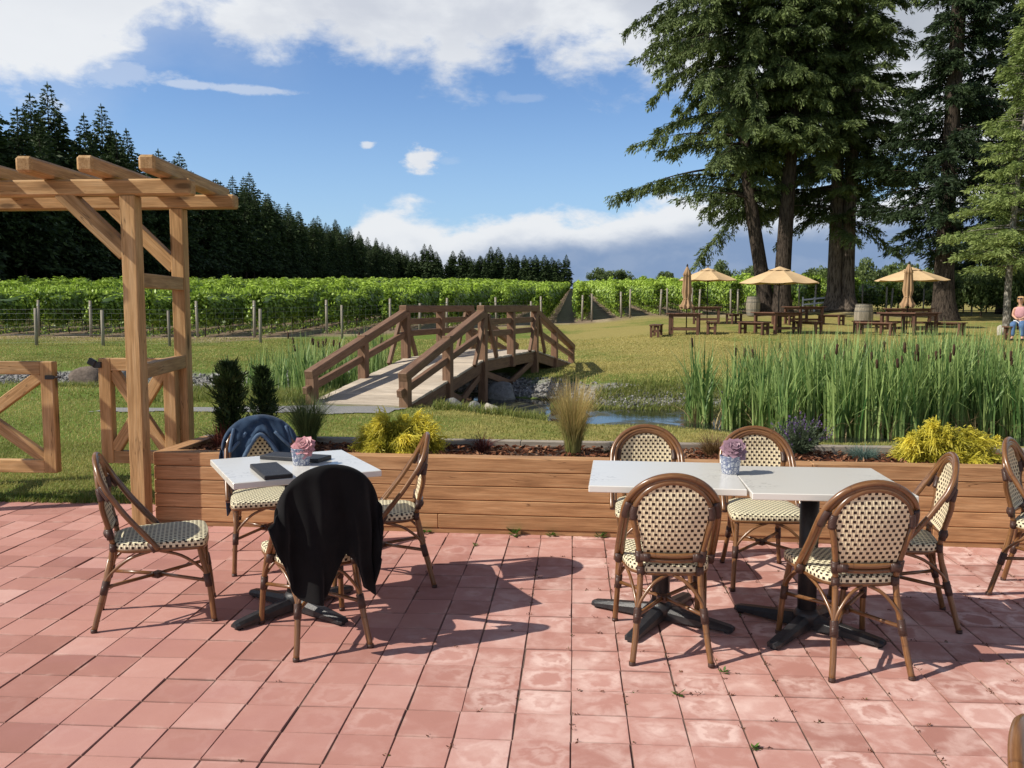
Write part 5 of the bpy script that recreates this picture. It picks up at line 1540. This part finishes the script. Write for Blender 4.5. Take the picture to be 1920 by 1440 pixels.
tc_ = picnic_table('wide brown picnic table holding the rightmost closed parasol', (11.6, 31.5), R(35), 1.5)
bench('bench left of the table with the rightmost closed parasol', (10.3, 30.9), R(-50), 1.4)
bench('bench right of the table with the rightmost closed parasol', (12.7, 31.2), R(-55), 1.4)
bench('bench behind the table with the rightmost closed parasol', (10.6, 32.6), R(35), 1.4)
picnic_table('brown picnic table under the leftmost open parasol, in the back row', (5.85, 39.6), R(-8), 1.35)
bench('bench beside the table under the leftmost open parasol', (7.05, 39.5), R(60), 1.3)
picnic_table('brown picnic table without parasol in the back row, before the twin dark trunks', (9.9, 38.9), R(20), 1.35)
bench('bench right of the picnic table without parasol', (10.9, 38.3), R(-60), 1.3)
bench('bench left of the picnic table without parasol', (8.9, 38.3), R(-60), 1.2)
picnic_table('brown picnic table under the rightmost open parasol, mostly hidden', (13.3, 36.2), R(10), 1.4)
bench('bench on which the woman in pink sits', (14.35, 29.1), R(10), 1.4, .45)

GU = 'tan parasols over the picnic tables'
def parasol(label, c, h_rim, h_top, rad, rz):
    z = hz_(c)
    t = thing('parasol', label, 'parasol', (c[0], c[1], z), rz, GU)
    n = 8
    mb = MB()
    mb.tube([(0, 0, 0), (0, 0, h_top + .03)], .022, 10); mb.lathe([(.03, h_top + .02), (.035, h_top + .05), (.012, h_top + .09)], 8); mb.build('pole', 'pole_dark', t)
    mb = MB(); vs, fs = [], []; sub = 6; rings = [.13, .3, .5, .75, 1.0]
    for ri, q in enumerate(rings):
        for k in range(n * sub):
            a = 2 * PI * k / (n * sub); fr = (k % sub) / sub
            scal = math.cos(PI / n) / math.cos((fr - .5) * 2 * PI / n)
            sag = .035 * math.sin(fr * PI) * q
            r_ = rad * q * (1 - (1 - scal) * 1.0 - .035 * math.sin(fr * PI) * (q > .9))
            vs.append((r_ * math.cos(a), r_ * math.sin(a), h_rim + (h_top - .06 - h_rim) * (1 - q) ** .92 - sag))
    m_ = n * sub
    for i in range(len(rings) - 1):
        for k in range(m_): k2 = (k + 1) % m_; fs.append((i * m_ + k, i * m_ + k2, (i + 1) * m_ + k2, (i + 1) * m_ + k))
    mb.add(vs, fs, None, .5, 0, False); cn = mb.build('canopy', 'fabric_tan', t)
    h27 = h_rim + (h_top - .06 - h_rim) * .73 ** .92
    mb = MB(); vs, fs = [(0, 0, h_top - .035)], []
    for k in range(24):
        a = 2 * PI * k / 24; q = rad * .27 * (1 + .05 * (k % 3 == 0)); vs.append((q * math.cos(a), q * math.sin(a), h27 + (.022 if k % 3 else .002)))
    for k in range(24): fs.append((0, 1 + k, 1 + (k + 1) % 24))
    mb.add(vs, fs); vt = mb.build('vent_cap', 'fabric_tan', cn)
    for k in range(n):
        a = 2 * PI * k / n; d = Vector((math.cos(a), math.sin(a), 0))
        mb = MB(); mb.tube([d * .03 + Vector((0, 0, h_top - .09)), d * rad * .98 + Vector((0, 0, h_rim - .012))], .008, 5)
        rb_ = mb.build('rib', 'pole_dark', t); mb = MB(); mb.tube([d * .04 + Vector((0, 0, h_rim - .1)), d * rad * .5 + Vector((0, 0, h_rim + (h_top - h_rim) * .42))], .007, 5); mb.build('strut', 'pole_dark', rb_)
    return t
parasol('open tan parasol, leftmost of the three open ones', (5.98, 40.2), 1.92, 2.52, 1.36, .2)
parasol('open tan parasol in the middle, before the twin dark trunks', (7.22, 31.8), 1.78, 2.40, 1.44, .1)
parasol('open tan parasol behind the rightmost closed parasol', (13.3, 36.0), 1.86, 2.42, 1.40, .28)
def closed_parasol(label, c, zb, h, rz):
    z = hz_(c)
    t = thing('parasol', label, 'parasol', (c[0], c[1], z), rz, GU)
    mb = MB(); mb.tube([(0, 0, 0), (0, 0, h + .03)], .022, 8); mb.lathe([(.03, h), (.04, h + .04), (.012, h + .1)], 8); mb.build('pole', 'pole_dark', t)
    mb = MB(); m_ = 48; zs = [(h, .03), (h - .12, .075), (h - .28, .13), (h - .30, .105), (h - .6, .125), (h - .9, .15), (h - 1.12, .10), (h - 1.3, .16), (zb + .1, .215), (zb, .20)]
    vs, fs = [], []
    for i, (zz, r_) in enumerate(zs):
        for k in range(m_):
            a = 2 * PI * k / m_; q = r_ * (1 + .26 * math.sin(a * 8 + i * .25) * min(1, i * .4)); vs.append((q * math.cos(a) * 1.05, q * math.sin(a), zz + (.04 * math.sin(a * 4 + 1) if i == len(zs) - 1 else 0)))
    for i in range(len(zs) - 1):
        for k in range(m_): k2 = (k + 1) % m_; fs.append((i * m_ + k, i * m_ + k2, (i + 1) * m_ + k2, (i + 1) * m_ + k))
    mb.add(vs, fs, None, .5, 0, True); mb.build('canopy', 'fabric_tan_dark', t)
    mb = MB(); mb.lathe([(.112, h - 1.14), (.115, h - 1.12), (.112, h - 1.1)], 16); mb.build('strap', 'fabric_tan_dark', t)
closed_parasol('closed tan parasol tied around its pole at the leftmost front table', (3.98, 31.6), .92, 2.38, .3)
closed_parasol('closed tan parasol tied around its pole in front of an open parasol', (11.55, 31.55), .95, 2.42, 1.1)
def barrel(label, c, h, r_, rz):
    t = thing('wine_barrel', label, 'barrel', (c[0], c[1], hz_(c)), rz, 'old oak wine barrels')
    mb = MB(); n = 24; zs = np.linspace(0, 1, 13)
    for k in range(n):
        vs, gs, fs = [], [], []; off = random.uniform(0, 50)
        for z in zs:
            rr = r_ * (.82 + .18 * math.sin(z * PI) ** .85)
            for a in (2 * PI * (k + .03) / n, 2 * PI * (k + .97) / n):
                vs.append((rr * math.cos(a), rr * math.sin(a), z * h)); gs.append((z * h, off + (a * rr), off))
        for i in range(len(zs) - 1): fs.append((2 * i, 2 * i + 1, 2 * i + 3, 2 * i + 2))
        mb.add(vs, fs, gs)
    mb.lathe([(r_ * .80, .02), (r_ * .80, h - .02)], 24)
    mb.lathe([(r_ * .62, h - .035), (r_ * .8, h - .03)], 24)
    mb.build('staves', 'barrel_oak', t)
    for z in (.03, .12, .3, .7, .88, .97):
        rr = r_ * (.82 + .18 * math.sin(z * PI) ** .85) + .004
        mb = MB(); mb.lathe([(rr, z * h - .022), (rr + .002, z * h + .022)], 28, cap=False); mb.build('hoop', 'hoop_steel', t)
plain_mat('hoop_steel', (.24, .225, .195), 0.6, (.16, .15, .13), 12, metal=0.4)
barrel('grey oak wine barrel standing alone between the middle and right picnic tables', (11.5, 36.0), .95, .36, 0)
barrel('brown oak wine barrel at the foot of the twin dark trunks', (9.2, 46.2), .98, .36, 1)
mb = MB()
for z in (.62, .36): mb.beam((12.6, 49.7, Tz(12.6, 49.7) + z), (13.9, 49.9, Tz(13.6, 49.9) + z), .04, .09)
for x in (12.62, 13.25, 13.88): mb.box((x, 49.85, Tz(13, 49.8) + .33), (.07, .07, .8))
o = mb.build('white_rail', 'white_cloth'); tag(o, 'short white rail left of the broad double trunk', 'rail')

# ------------------------------------------------------------------ tall conifers
def fir(name, label, group, spines, h0, H, Lfun, nbr, mat, bark, seed, droop=1.0, sub=.24, ndl=7, sz=.15, trunk_r=None, spray_L=1.05, toneb=.0, az_bias=None):
    """spines: list of lists of (x,y,z,r) in world coordinates; branches attached along them"""
    rng = np.random.default_rng(seed)
    b0 = spines[0][0]
    t = thing(name, label, 'tree', (b0[0], b0[1], b0[2]), 0, group)
    org = Vector((b0[0], b0[1], b0[2]))
    lv = Leaves()
    br = MB()
    tr = MB()
    for sp in spines:
        pts = smooth_path([Vector(p[:3]) - org for p in sp], 4)
        rad = np.interp(np.linspace(0, len(sp) - 1, len(pts)), range(len(sp)), [p[3] for p in sp])
        tr.tube(pts, list(rad), 14)
        zz = np.array([p.z for p in pts])
        for i in range(nbr):
            z = h0 + (H - h0) * ((i + rng.random()) / nbr) ** .92
            if z > zz[-1]: continue
            bx_ = np.interp(z, zz, [p.x for p in pts]); by_ = np.interp(z, zz, [p.y for p in pts])
            az = rng.uniform(0, 2 * PI)
            L = Lfun(z, az) * rng.uniform(.6, 1.12)
            if L < .3: continue
            e0 = rng.normal(.1, .16) - .1 * droop
            k = 9; tt = np.linspace(0, 1, k)
            el = e0 - droop * (.55 * tt) + .5 * np.clip(tt - .72, 0, 1)
            dl = L / (k - 1)
            r_ = np.concatenate([[0], np.cumsum(np.cos(el[:-1]) * dl)]); hz2 = np.concatenate([[0], np.cumsum(np.sin(el[:-1]) * dl)])
            azs = az + np.cumsum(rng.normal(0, .05, k))
            path = np.stack([bx_ + r_ * np.cos(azs), by_ + r_ * np.sin(azs), z + hz2], -1)
            br.tube([Vector(p) for p in path[:7]], list(np.linspace(.012 * L + .012, .006, 7)), 4, cap=False)
            ns = max(4, int(L / sub) * 2)
            f = rng.uniform(.05, 1, ns) ** .85
            base = np.stack([np.interp(f, tt, path[:, j]) for j in range(3)], -1)
            d = unit(path[-1] - path[0]); lat = np.array([-d[1], d[0], 0]); lat = lat / max(np.linalg.norm(lat), 1e-6)
            sgn = np.where(rng.random(ns) < .5, -1, 1)
            sl_ = spray_L * rng.uniform(.45, 1.1, ns) * (1.05 - .55 * f) * min(1, .35 + L / 4)
            dirs = unit(lat[None] * (sgn * rng.uniform(.35, 1, ns))[:, None] + d[None] * rng.uniform(.3, .9, ns)[:, None] + np.array([0, 0, -1.0])[None] * (rng.uniform(.15, .75, ns) * droop)[:, None])
            m_ = ns * ndl; kk = np.repeat(np.arange(ns), ndl); q = rng.uniform(.05, 1, m_)
            C = base[kk] + dirs[kk] * (sl_[kk] * q)[:, None]; C[:, 2] -= .30 * droop * sl_[kk] * q ** 2
            C += rng.normal(0, .05, (m_, 3))
            U = unit(dirs[kk] + np.array([0, 0, -.45 * droop])[None] * q[:, None] + rand_dirs(m_, rng) * .5) * (sz * rng.uniform(.6, 1.3, m_))[:, None]
            bt = rng.uniform(-.15, .15)
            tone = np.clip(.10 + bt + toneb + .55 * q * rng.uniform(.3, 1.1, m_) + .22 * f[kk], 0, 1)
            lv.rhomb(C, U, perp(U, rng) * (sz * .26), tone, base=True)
    tr.build('trunk', bark, t); br.build('branches', bark, t)
    lv.build('crown', mat, t)
    return t
def sp(*a): return list(a)
def zg(x, y): return Tz(x, y) - .15
GF = 'tall old conifers behind the picnic tables'
T1 = [(10.05, 46.9, zg(10.05, 46.9), .62), (9.95, 46.95, 1.9, .42), (9.7, 47.0, 3.4, .36), (9.2, 47.2, 6.5, .33), (8.8, 47.4, 10, .30), (8.65, 47.5, 14, .26), (8.7, 47.6, 19, .2), (8.7, 47.6, 26, .1), (8.7, 47.6, 31, .02)]
def L1(z, az):
    base = 5.6 if z > 6 else 4.6
    b_ = 1 + .38 * max(0, -math.cos(az)) - .2 * max(0, math.cos(az))
    return base * b_ * (1 - max(0, z - 12) / 24) * (.4 if (z < 9 and math.cos(az) > -.1) else 1.0)
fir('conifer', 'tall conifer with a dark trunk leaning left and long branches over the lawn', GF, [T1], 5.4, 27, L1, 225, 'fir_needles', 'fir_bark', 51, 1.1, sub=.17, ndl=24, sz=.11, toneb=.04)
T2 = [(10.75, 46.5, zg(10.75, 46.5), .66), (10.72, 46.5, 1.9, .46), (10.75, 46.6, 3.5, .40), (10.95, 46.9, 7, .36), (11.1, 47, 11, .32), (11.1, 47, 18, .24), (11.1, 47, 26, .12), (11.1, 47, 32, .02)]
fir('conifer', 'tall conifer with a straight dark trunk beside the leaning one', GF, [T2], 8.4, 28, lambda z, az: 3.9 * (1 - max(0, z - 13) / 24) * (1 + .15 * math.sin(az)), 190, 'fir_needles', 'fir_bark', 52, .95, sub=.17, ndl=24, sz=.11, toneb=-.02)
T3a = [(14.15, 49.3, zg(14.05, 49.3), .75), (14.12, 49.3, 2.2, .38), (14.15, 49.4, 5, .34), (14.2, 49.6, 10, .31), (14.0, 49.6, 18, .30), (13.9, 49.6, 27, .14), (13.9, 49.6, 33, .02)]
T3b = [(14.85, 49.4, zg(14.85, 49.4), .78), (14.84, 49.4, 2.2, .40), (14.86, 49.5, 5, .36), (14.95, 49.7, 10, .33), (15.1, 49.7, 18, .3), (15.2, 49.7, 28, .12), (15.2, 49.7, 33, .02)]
fir('conifer', 'broad conifer with a pale ridged double trunk rising from a mound of earth', GF, [T3a, T3b], 4.6, 28, lambda z, az: (5.2 if z > 6 else 4.2) * (1 - max(0, z - 13) / 25) * (1 - .22 * math.cos(az)), 150, 'fir_needles', 'fir_bark_lit', 53, .8, sub=.17, ndl=24, sz=.11, toneb=0.05)
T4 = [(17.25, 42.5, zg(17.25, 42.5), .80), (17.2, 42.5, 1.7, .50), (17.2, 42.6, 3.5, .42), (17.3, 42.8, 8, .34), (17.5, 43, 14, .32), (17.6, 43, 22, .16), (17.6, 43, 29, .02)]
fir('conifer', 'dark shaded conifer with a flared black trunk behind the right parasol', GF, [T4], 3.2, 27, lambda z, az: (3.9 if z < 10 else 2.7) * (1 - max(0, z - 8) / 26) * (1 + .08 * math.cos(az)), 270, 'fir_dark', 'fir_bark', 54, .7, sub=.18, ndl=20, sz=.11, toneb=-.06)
T5 = [(14.75, 31.2, zg(14.75, 31.2), .15), (14.72, 31.2, 1.5, .115), (14.8, 31.25, 4, .10), (15.0, 31.3, 7, .075), (15.2, 31.3, 10.5, .04), (15.3, 31.3, 12.6, .01)]
fir('slim_tree', 'slim pale-barked light green tree at the right edge', None, [T5], 2.35, 12.3, lambda z, az: 2.15 * (1 - max(0, z - 3.6) / 10.5) ** .9 * (1.0 if z < 5 else .75), 210, 'light_needles', 'pale_bark', 55, .45, sub=.14, ndl=12, sz=.08, spray_L=.7, toneb=0.05)
T6 = [(24.5, 52, zg(24.5, 52), .6), (24.5, 52, 4, .45), (24.6, 52, 10, .36), (24.6, 52, 20, .2), (24.6, 52, 27, .02)]
fir('conifer', 'dark conifer behind the slim pale tree, cut by the right edge', GF, [T6], 2.2, 25, lambda z, az: 4.6 * (1 - max(0, z - 9) / 20), 190, 'fir_dark', 'fir_bark', 56, .75, sub=.22, ndl=9, sz=.2, toneb=-.05)

# ------------------------------------------------------------------ forest edge on the left, far tree line
def conifer_variant(h, rad, seed, bare, sz):
    rng = np.random.default_rng(seed); lv = Leaves()
    nw = int((h - bare) / .42)
    P_, U_, W_, T_ = [], [], [], []
    for i in range(nw):
        z = bare + (h - bare) * (i + .5) / nw; q = (z - bare) / (h - bare)
        r = rad * 1.5 * (1 - q) ** .66 * (1 + .16 * math.sin(q * 19 + seed * 2)) * (.72 + .28 * min(1, q * 5)) * rng.uniform(.75, 1.2) + .05; szq = sz * (.35 + .65 * min(1, (1 - q) * 3))
        nb = 8 if q < .8 else 6
        for a in rng.uniform(0, 6.28) + np.arange(nb) * 6.283 / nb + rng.normal(0, .2, nb):
            rr = r * rng.uniform(.65, 1.15); m_ = max(4, int(6 + rr * 8))
            f = rng.uniform(.25, 1, m_); up = .18 if q > .6 else -.12
            d = np.array([math.cos(a), math.sin(a), up - .1]); lat = np.array([-math.sin(a), math.cos(a), 0])
            C = d[None] * (rr * f)[:, None] + lat[None] * (rng.normal(0, .17, m_) * rr * .8)[:, None] + np.array([0, 0, z])[None]
            C[:, 2] -= .16 * rr * f ** 2 * (1 if q < .7 else 0) + rng.uniform(0, .15, m_)
            U = unit(d[None] * .8 + lat[None] * rng.normal(0, .6, m_)[:, None] + rng.normal(0, .25, (m_, 3)) - np.array([0, 0, .25])[None]) * (szq * rng.uniform(.6, 1.25, m_))[:, None]
            P_.append(C); U_.append(U); W_.append(np.full(m_, szq)); T_.append(np.clip(rng.uniform(0, .6, m_) * f + .25 * q + rng.uniform(-.1, .1), 0, 1))  # tone darker inside, paler up the tree: lit treetops painted in
    C = np.concatenate(P_); U = np.concatenate(U_); W_ = perp(U, rng) * (np.concatenate(W_) * .42)[:, None]
    lv.rhomb(C, U, W_, np.concatenate(T_), base=True)
    n = 6; U = np.tile(np.array([[0, 0, .45]]), (n, 1)) + rng.normal(0, .05, (n, 3)); lv.rhomb(np.tile([[0, 0, h - .3]], (n, 1)), U, perp(U, rng) * .1, .5)
    me = lv.mesh('crown'); me.materials.append(MATS['forest_needles'])
    mb = MB(); mb.tube([(0, 0, -.5), (.05, 0, h * .3), (0, .05, h * .97)], [.02 * h * .55, .015 * h * .55, .02], 7)
    mt = mb.mesh('trunk'); mt.materials.append(MATS['fir_bark'])
    return me, mt, h
FV = [conifer_variant(20, 2.6, 1, 4.2, .34), conifer_variant(18.5, 2.9, 2, 3.6, .34), conifer_variant(21, 2.5, 3, 5.0, .34), conifer_variant(17.5, 2.7, 4, 2.8, .34), conifer_variant(19, 2.4, 5, 4.0, .34), conifer_variant(18, 3.2, 6, .6, .5), conifer_variant(19.5, 3.0, 7, .4, .5)]
FS = [conifer_variant(11, 2.0, 11, .8, .4), conifer_variant(12.5, 1.9, 12, 1.0, .4), conifer_variant(10, 2.1, 13, .6, .4)]
rf = random.Random(5)
def forest_tree(x, y, var, s, label, group):
    t = thing('forest_conifer', label, 'tree', (x, y, Tz(x, y)), rf.uniform(0, 6.28), group)
    s2 = s * rf.uniform(.92, 1.1); t.scale = (s2, s2, s)
    for nm, me in (('crown', var[0]), ('trunk', var[1])):
        o = bpy.data.objects.new(nm, me); COL.objects.link(o); o.parent = t
LF = 'dark conifer of the dense forest along the left of the vineyard'; GFO = 'conifers of the forest edge'
edge_x = lambda y: -50.5 - (y - 78) * .05
for row, (dx_, step, vs_) in enumerate(((0, 3.5, FV[:5]), (-3.4, 4.2, FV[:5]), (-7.0, 5.6, FV[5:]), (-11.5, 8.0, FV[5:]))):
    y = 44.0
    while y < 345:
        st_ = step * rf.uniform(.7, 1.3) * (1 + max(0, y - 150) / 260)
        y += st_
        s = rf.uniform(.84, 1.10) * (1 - .34 * max(0, min(1, (y - 80) / 260))) * (.9 if row == 0 else 1.0)
        forest_tree(edge_x(y) + dx_ + rf.uniform(-1, 1), y, rf.choice(vs_), s, LF, GFO)
GFL = 'conifers of the far tree line'; LFL = 'conifer in the low far tree line at the end of the vineyard'
for i in range(26):
    x = -64 + i * 2.45 + rf.uniform(-.6, .6)
    forest_tree(x, 306 + rf.uniform(-3, 3), rf.choice(FS), rf.uniform(.82, 1.16), LFL, GFL)
for i in range(18):
    x = -64 + i * 3.4 + rf.uniform(-1, 1)
    forest_tree(x, 314 + rf.uniform(-3, 3), rf.choice(FS), rf.uniform(.85, 1.1), LFL, GFL)

# ------------------------------------------------------------------ broadleaf trees and bushes
def leafy_variant(seed, n_l, mat, sz, flat=.75, dens=130, low=.25):
    rng = np.random.default_rng(seed); lv = Leaves()
    a = rng.uniform(0, 6.28, n_l); ph = np.arccos(rng.uniform(-.5, 1, n_l)); r = rng.uniform(.3, .75, n_l)
    cx_ = np.stack([np.cos(a) * np.sin(ph) * r, np.sin(a) * np.sin(ph) * r, .5 + np.cos(ph) * r * .5], -1)
    for c in cx_:
        rad = rng.uniform(.16, .30); m_ = dens; d = rand_dirs(m_, rng)
        C = c[None] + d * (rad * rng.uniform(.5, 1.05, m_))[:, None] * np.array([1, 1, flat]); U = rand_dirs(m_, rng) * (sz * rng.uniform(.6, 1.3, m_))[:, None]
        lv.rhomb(C, U, perp(U, rng) * sz * .55, np.clip(.3 + .35 * d[:, 2] + rng.uniform(-.2, .3, m_) + rng.uniform(-.1, .1), 0, 1))
    me = lv.mesh('crown'); me.materials.append(MATS[mat])
    mb = MB(); mb.tube([(0, 0, -.05), (.01, 0, .3), (0, .02, .6)], [.035, .025, .012], 7)
    for q in range(5):
        aa = q * 1.3; mb.tube([(0, 0, .25), (.12 * math.cos(aa), .12 * math.sin(aa), .45), (.3 * math.cos(aa), .3 * math.sin(aa), .62)], [.018, .012, .005], 5)
    mt = mb.mesh('trunk'); mt.materials.append(MATS['vine_stem'])
    return me, mt
BLV = [leafy_variant(60 + i, 26, 'broadleaf', .045) for i in range(3)]
HG = [leafy_variant(70 + i, 30, 'hedge_leaf', .05, .9, 120) for i in range(3)]
def leafy(name, label, cat, c, wd, h, var, group=None):
    t = thing(name, label, cat, (c[0], c[1], Tz(*c[:2]) - .1), rf.uniform(0, 6.28), group); t.scale = (wd / 2, wd / 2, h)
    for nm, me in (('crown', var[0]), ('trunk', var[1])):
        o = bpy.data.objects.new(nm, me); COL.objects.link(o); o.parent = t
for i, (lb, x, y, w_, h) in enumerate([('round far broadleaf tree just right of the far conifer line', 8.5, 300, 13, 6.8), ('round far broadleaf tree, second right of the far conifer line', 15.0, 310, 14, 7.2), ('small far broadleaf tree left of the leftmost closed parasol', 30.5, 300, 9, 6.0),
        ('grey-green broadleaf tree behind the leftmost open parasol, left of two', 31.0, 190, 8, 6.6), ('grey-green broadleaf tree behind the leftmost open parasol, right of two', 37.5, 190, 8, 6.2), ('far broadleaf tree between the parasol and the broad double trunk', 55, 205, 10, 5.6),
        ('far broadleaf tree right of the broad double trunk', 38.5, 120, 6, 5.2), ('dark far broadleaf tree left of the right open parasol', 46.5, 128, 9, 5.4), ('low far broadleaf tree behind the right open parasol', 54, 126, 10, 4.8), ('far broadleaf tree behind the dark shaded conifer', 64, 130, 12, 5.4)]):
    leafy('broadleaf_tree', lb, 'tree', (x, y), w_, h, BLV[i % 3], 'broadleaf trees beyond the vineyard')
rb = random.Random(8)
for i in range(15):
    leafy('hedge_bush', 'green bush in the dense row behind the wire fence', 'bush', (18.8 + i * 1.75 + rb.uniform(-.5, .5), 57.5 - i * .35 + rb.uniform(-.8, .8)), 2.9, rb.uniform(1.9, 2.6), HG[i % 3], 'bushes behind the wire fence')
for i in range(14):
    leafy('hedge_bush', 'green bush in the dense row behind the wire fence', 'bush', (17.5 + i * 2.6 + rb.uniform(-.5, .5), 64 + rb.uniform(-1.5, 1.5)), 4.2, rb.uniform(2.7, 3.5), HG[i % 3], 'bushes behind the wire fence')
for i in range(7):
    leafy('tall_bush', 'tall bush under the dark conifers at the right edge', 'bush', (20.2 + i * 1.2 + rb.uniform(-.4, .4), 49.0 - i * 1.1 + rb.uniform(-.6, .6)), 3.0, rb.uniform(2.3, 3.3), HG[i % 3], 'bushes under the right conifers')

# ------------------------------------------------------------------ seated woman
def seated_person(c, rz):
    t = thing('person', 'seated blonde woman in a pink sleeveless top, sunglasses and blue jeans on a bench', 'person', (c[0], c[1], hz_(c)), rz)
    def skin(name, V, E, rad, mat, root=0, sub=2, parent=t):
        me = bpy.data.meshes.new(name); me.from_pydata(V, E, []); me.materials.append(MATS[mat])
        o = bpy.data.objects.new(name, me); COL.objects.link(o); o.parent = parent
        m_ = o.modifiers.new('skin', 'SKIN'); 
        for i, r_ in enumerate(rad):
            r_ = r_ if isinstance(r_, tuple) else (r_, r_)
            me.skin_vertices[0].data[i].radius = r_; me.skin_vertices[0].data[i].use_root = (i == root)
        m_.use_smooth_shade = True
        o.modifiers.new('sub', 'SUBSURF').render_levels = sub
        return o
    def ensure(me):
        pass
    # local frame: faces -y (towards the pond); seat height .45
    V = [(0, 0, .52), (0, -.02, .68), (0, -.05, .84), (0, -.08, .98), (0, -.10, 1.08), (0, -.12, 1.15), (0, -.13, 1.22), (0, -.15, 1.31), (0, -.15, 1.36),
         (-.17, -.09, 1.01), (-.21, -.11, .79), (-.06, -.27, .68), (.02, -.33, .67),
         (.17, -.09, 1.01), (.24, -.16, .80), (.10, -.33, .69), (.04, -.38, .68),
         (-.09, -.05, .51), (-.11, -.42, .52), (-.11, -.47, .10), (-.11, -.58, .045),
         (.09, -.05, .51), (.13, -.40, .54), (.15, -.36, .10), (.16, -.47, .045)]
    E = [(0, 1), (1, 2), (2, 3), (3, 4), (4, 5), (5, 6), (6, 7), (7, 8), (3, 9), (9, 10), (10, 11), (11, 12), (3, 13), (13, 14), (14, 15), (15, 16), (0, 17), (17, 18), (18, 19), (19, 20), (0, 21), (21, 22), (22, 23), (23, 24)]
    rad = [(.15, .11), (.125, .09), (.145, .10), (.13, .085), (.06, .06), (.05, .05), (.075, .085), (.078, .095), (.06, .07), .055, .04, .03, (.035, .02), .055, .04, .03, (.035, .02), .09, .072, .042, (.04, .03), .09, .072, .042, (.04, .03)]
    me = bpy.data.meshes.new('body'); me.from_pydata(V, E, []); me.materials.append(MATS['skin'])
    def mk(name, V, E, rad, mat, sub=2):
        me = bpy.data.meshes.new(name); me.from_pydata(V, E, []); me.materials.append(MATS[mat])
        o = bpy.data.objects.new(name, me); COL.objects.link(o); o.parent = t
        bm = bmesh.new(); bm.from_mesh(me); lay = bm.verts.layers.skin.verify(); bm.verts.ensure_lookup_table()
        for i, r_ in enumerate(rad):
            r_ = r_ if isinstance(r_, tuple) else (r_, r_)
            bm.verts[i][lay].radius = r_; bm.verts[i][lay].use_root = (i == 0)
        bm.to_mesh(me); bm.free()
        m_ = o.modifiers.new('skin', 'SKIN'); m_.use_smooth_shade = True
        s_ = o.modifiers.new('sub', 'SUBSURF'); s_.levels = sub; s_.render_levels = sub
        return o
    bpy.data.meshes.remove(me)
    mk('body', V, E, rad, 'skin')
    mk('top', [V[1], V[2], V[3], (0, -.095, 1.03), (-.11, -.085, 1.01), (.11, -.085, 1.01)], [(0, 1), (1, 2), (2, 3), (2, 4), (2, 5)], [(.18, .14), (.205, .155), (.185, .14), (.09, .09), .09, .09], 'pink_cloth')
    mk('shorts', [(0, .0, .50), (0, -.02, .64), (-.09, -.05, .51), (-.10, -.22, .52), (.09, -.05, .51), (.11, -.22, .53)], [(0, 1), (0, 2), (2, 3), (0, 4), (4, 5)], [(.2, .16), (.175, .135), .125, .115, .125, .115], 'white_cloth')
    for s_, kn, an in ((-1, V[18], V[19]), (1, V[22], V[23])):
        mk('trouser_leg', [(kn[0], kn[1] + .22, kn[2] - .01), kn, (kn[0] * .5 + an[0] * .5, kn[1] * .5 + an[1] * .5, .32), (an[0], an[1], .12)], [(0, 1), (1, 2), (2, 3)], [.115, .105, .08, .068], 'jeans_cloth')
        mk('shoe', [(an[0], an[1] + .03, .05), (an[0], an[1] - .10, .04), (an[0], an[1] - .18, .032)], [(0, 1), (1, 2)], [(.052, .045), (.05, .035), (.04, .028)], 'dark_shoe')
    for hx, hy, hzz, s_ in ((.02, -.33, .67, 1), (.04, -.38, .68, -1)):
        for f in range(4):
            mb = MB(); p = Vector((hx + s_ * .02, hy - .012 - f * .016, hzz + .002)); L = [.07, .08, .076, .06][f]
            mb.tube([p, p + Vector((s_ * L * .55, -.004, .004)), p + Vector((s_ * L * .9, -.002, -.018))], [.009, .0085, .006], 6); mb.build('finger', 'skin', t)
        mb = MB(); p = Vector((hx, hy + .02, hzz + .015)); mb.tube([p, p + Vector((s_ * .03, .025, .012)), p + Vector((s_ * .055, .028, .004))], [.011, .01, .007], 6); mb.build('thumb', 'skin', t)
    mk('hair', [(0, -.12, 1.405), (0, -.085, 1.36), (0, -.06, 1.26), (0, -.045, 1.13), (-.075, -.13, 1.33), (-.085, -.10, 1.2), (.075, -.13, 1.33), (.085, -.10, 1.2)], [(0, 1), (1, 2), (2, 3), (1, 4), (4, 5), (1, 6), (6, 7)], [(.07, .06), (.09, .07), (.085, .05), (.06, .03), .035, .028, .035, .028], 'blonde_hair')
    mb = MB()
    for s_ in (-1, 1): mb.box((s_ * .036, -.243, 1.325), (.058, .016, .04), None, .006)
    mb.box((0, -.243, 1.332), (.03, .01, .01)); 
    for s_ in (-1, 1): mb.beam((s_ * .07, -.238, 1.332), (s_ * .088, -.14, 1.33), .008, .012)
    mb.build('sunglasses', 'dark_lens', t)
    mb = MB(); mb.tube([(0, -.235, 1.31), (0, -.262, 1.285), (0, -.24, 1.275)], [.01, .016, .012], 8); mb.build('nose', 'skin', t)
    mb = MB(); mb.tube([(-.024, -.243, 1.247), (0, -.25, 1.245), (.024, -.243, 1.247)], [.004, .008, .004], 6); mb.build('mouth', 'pink_cloth', t)
    return t
seated_person((14.2, 29.15), R(-40))
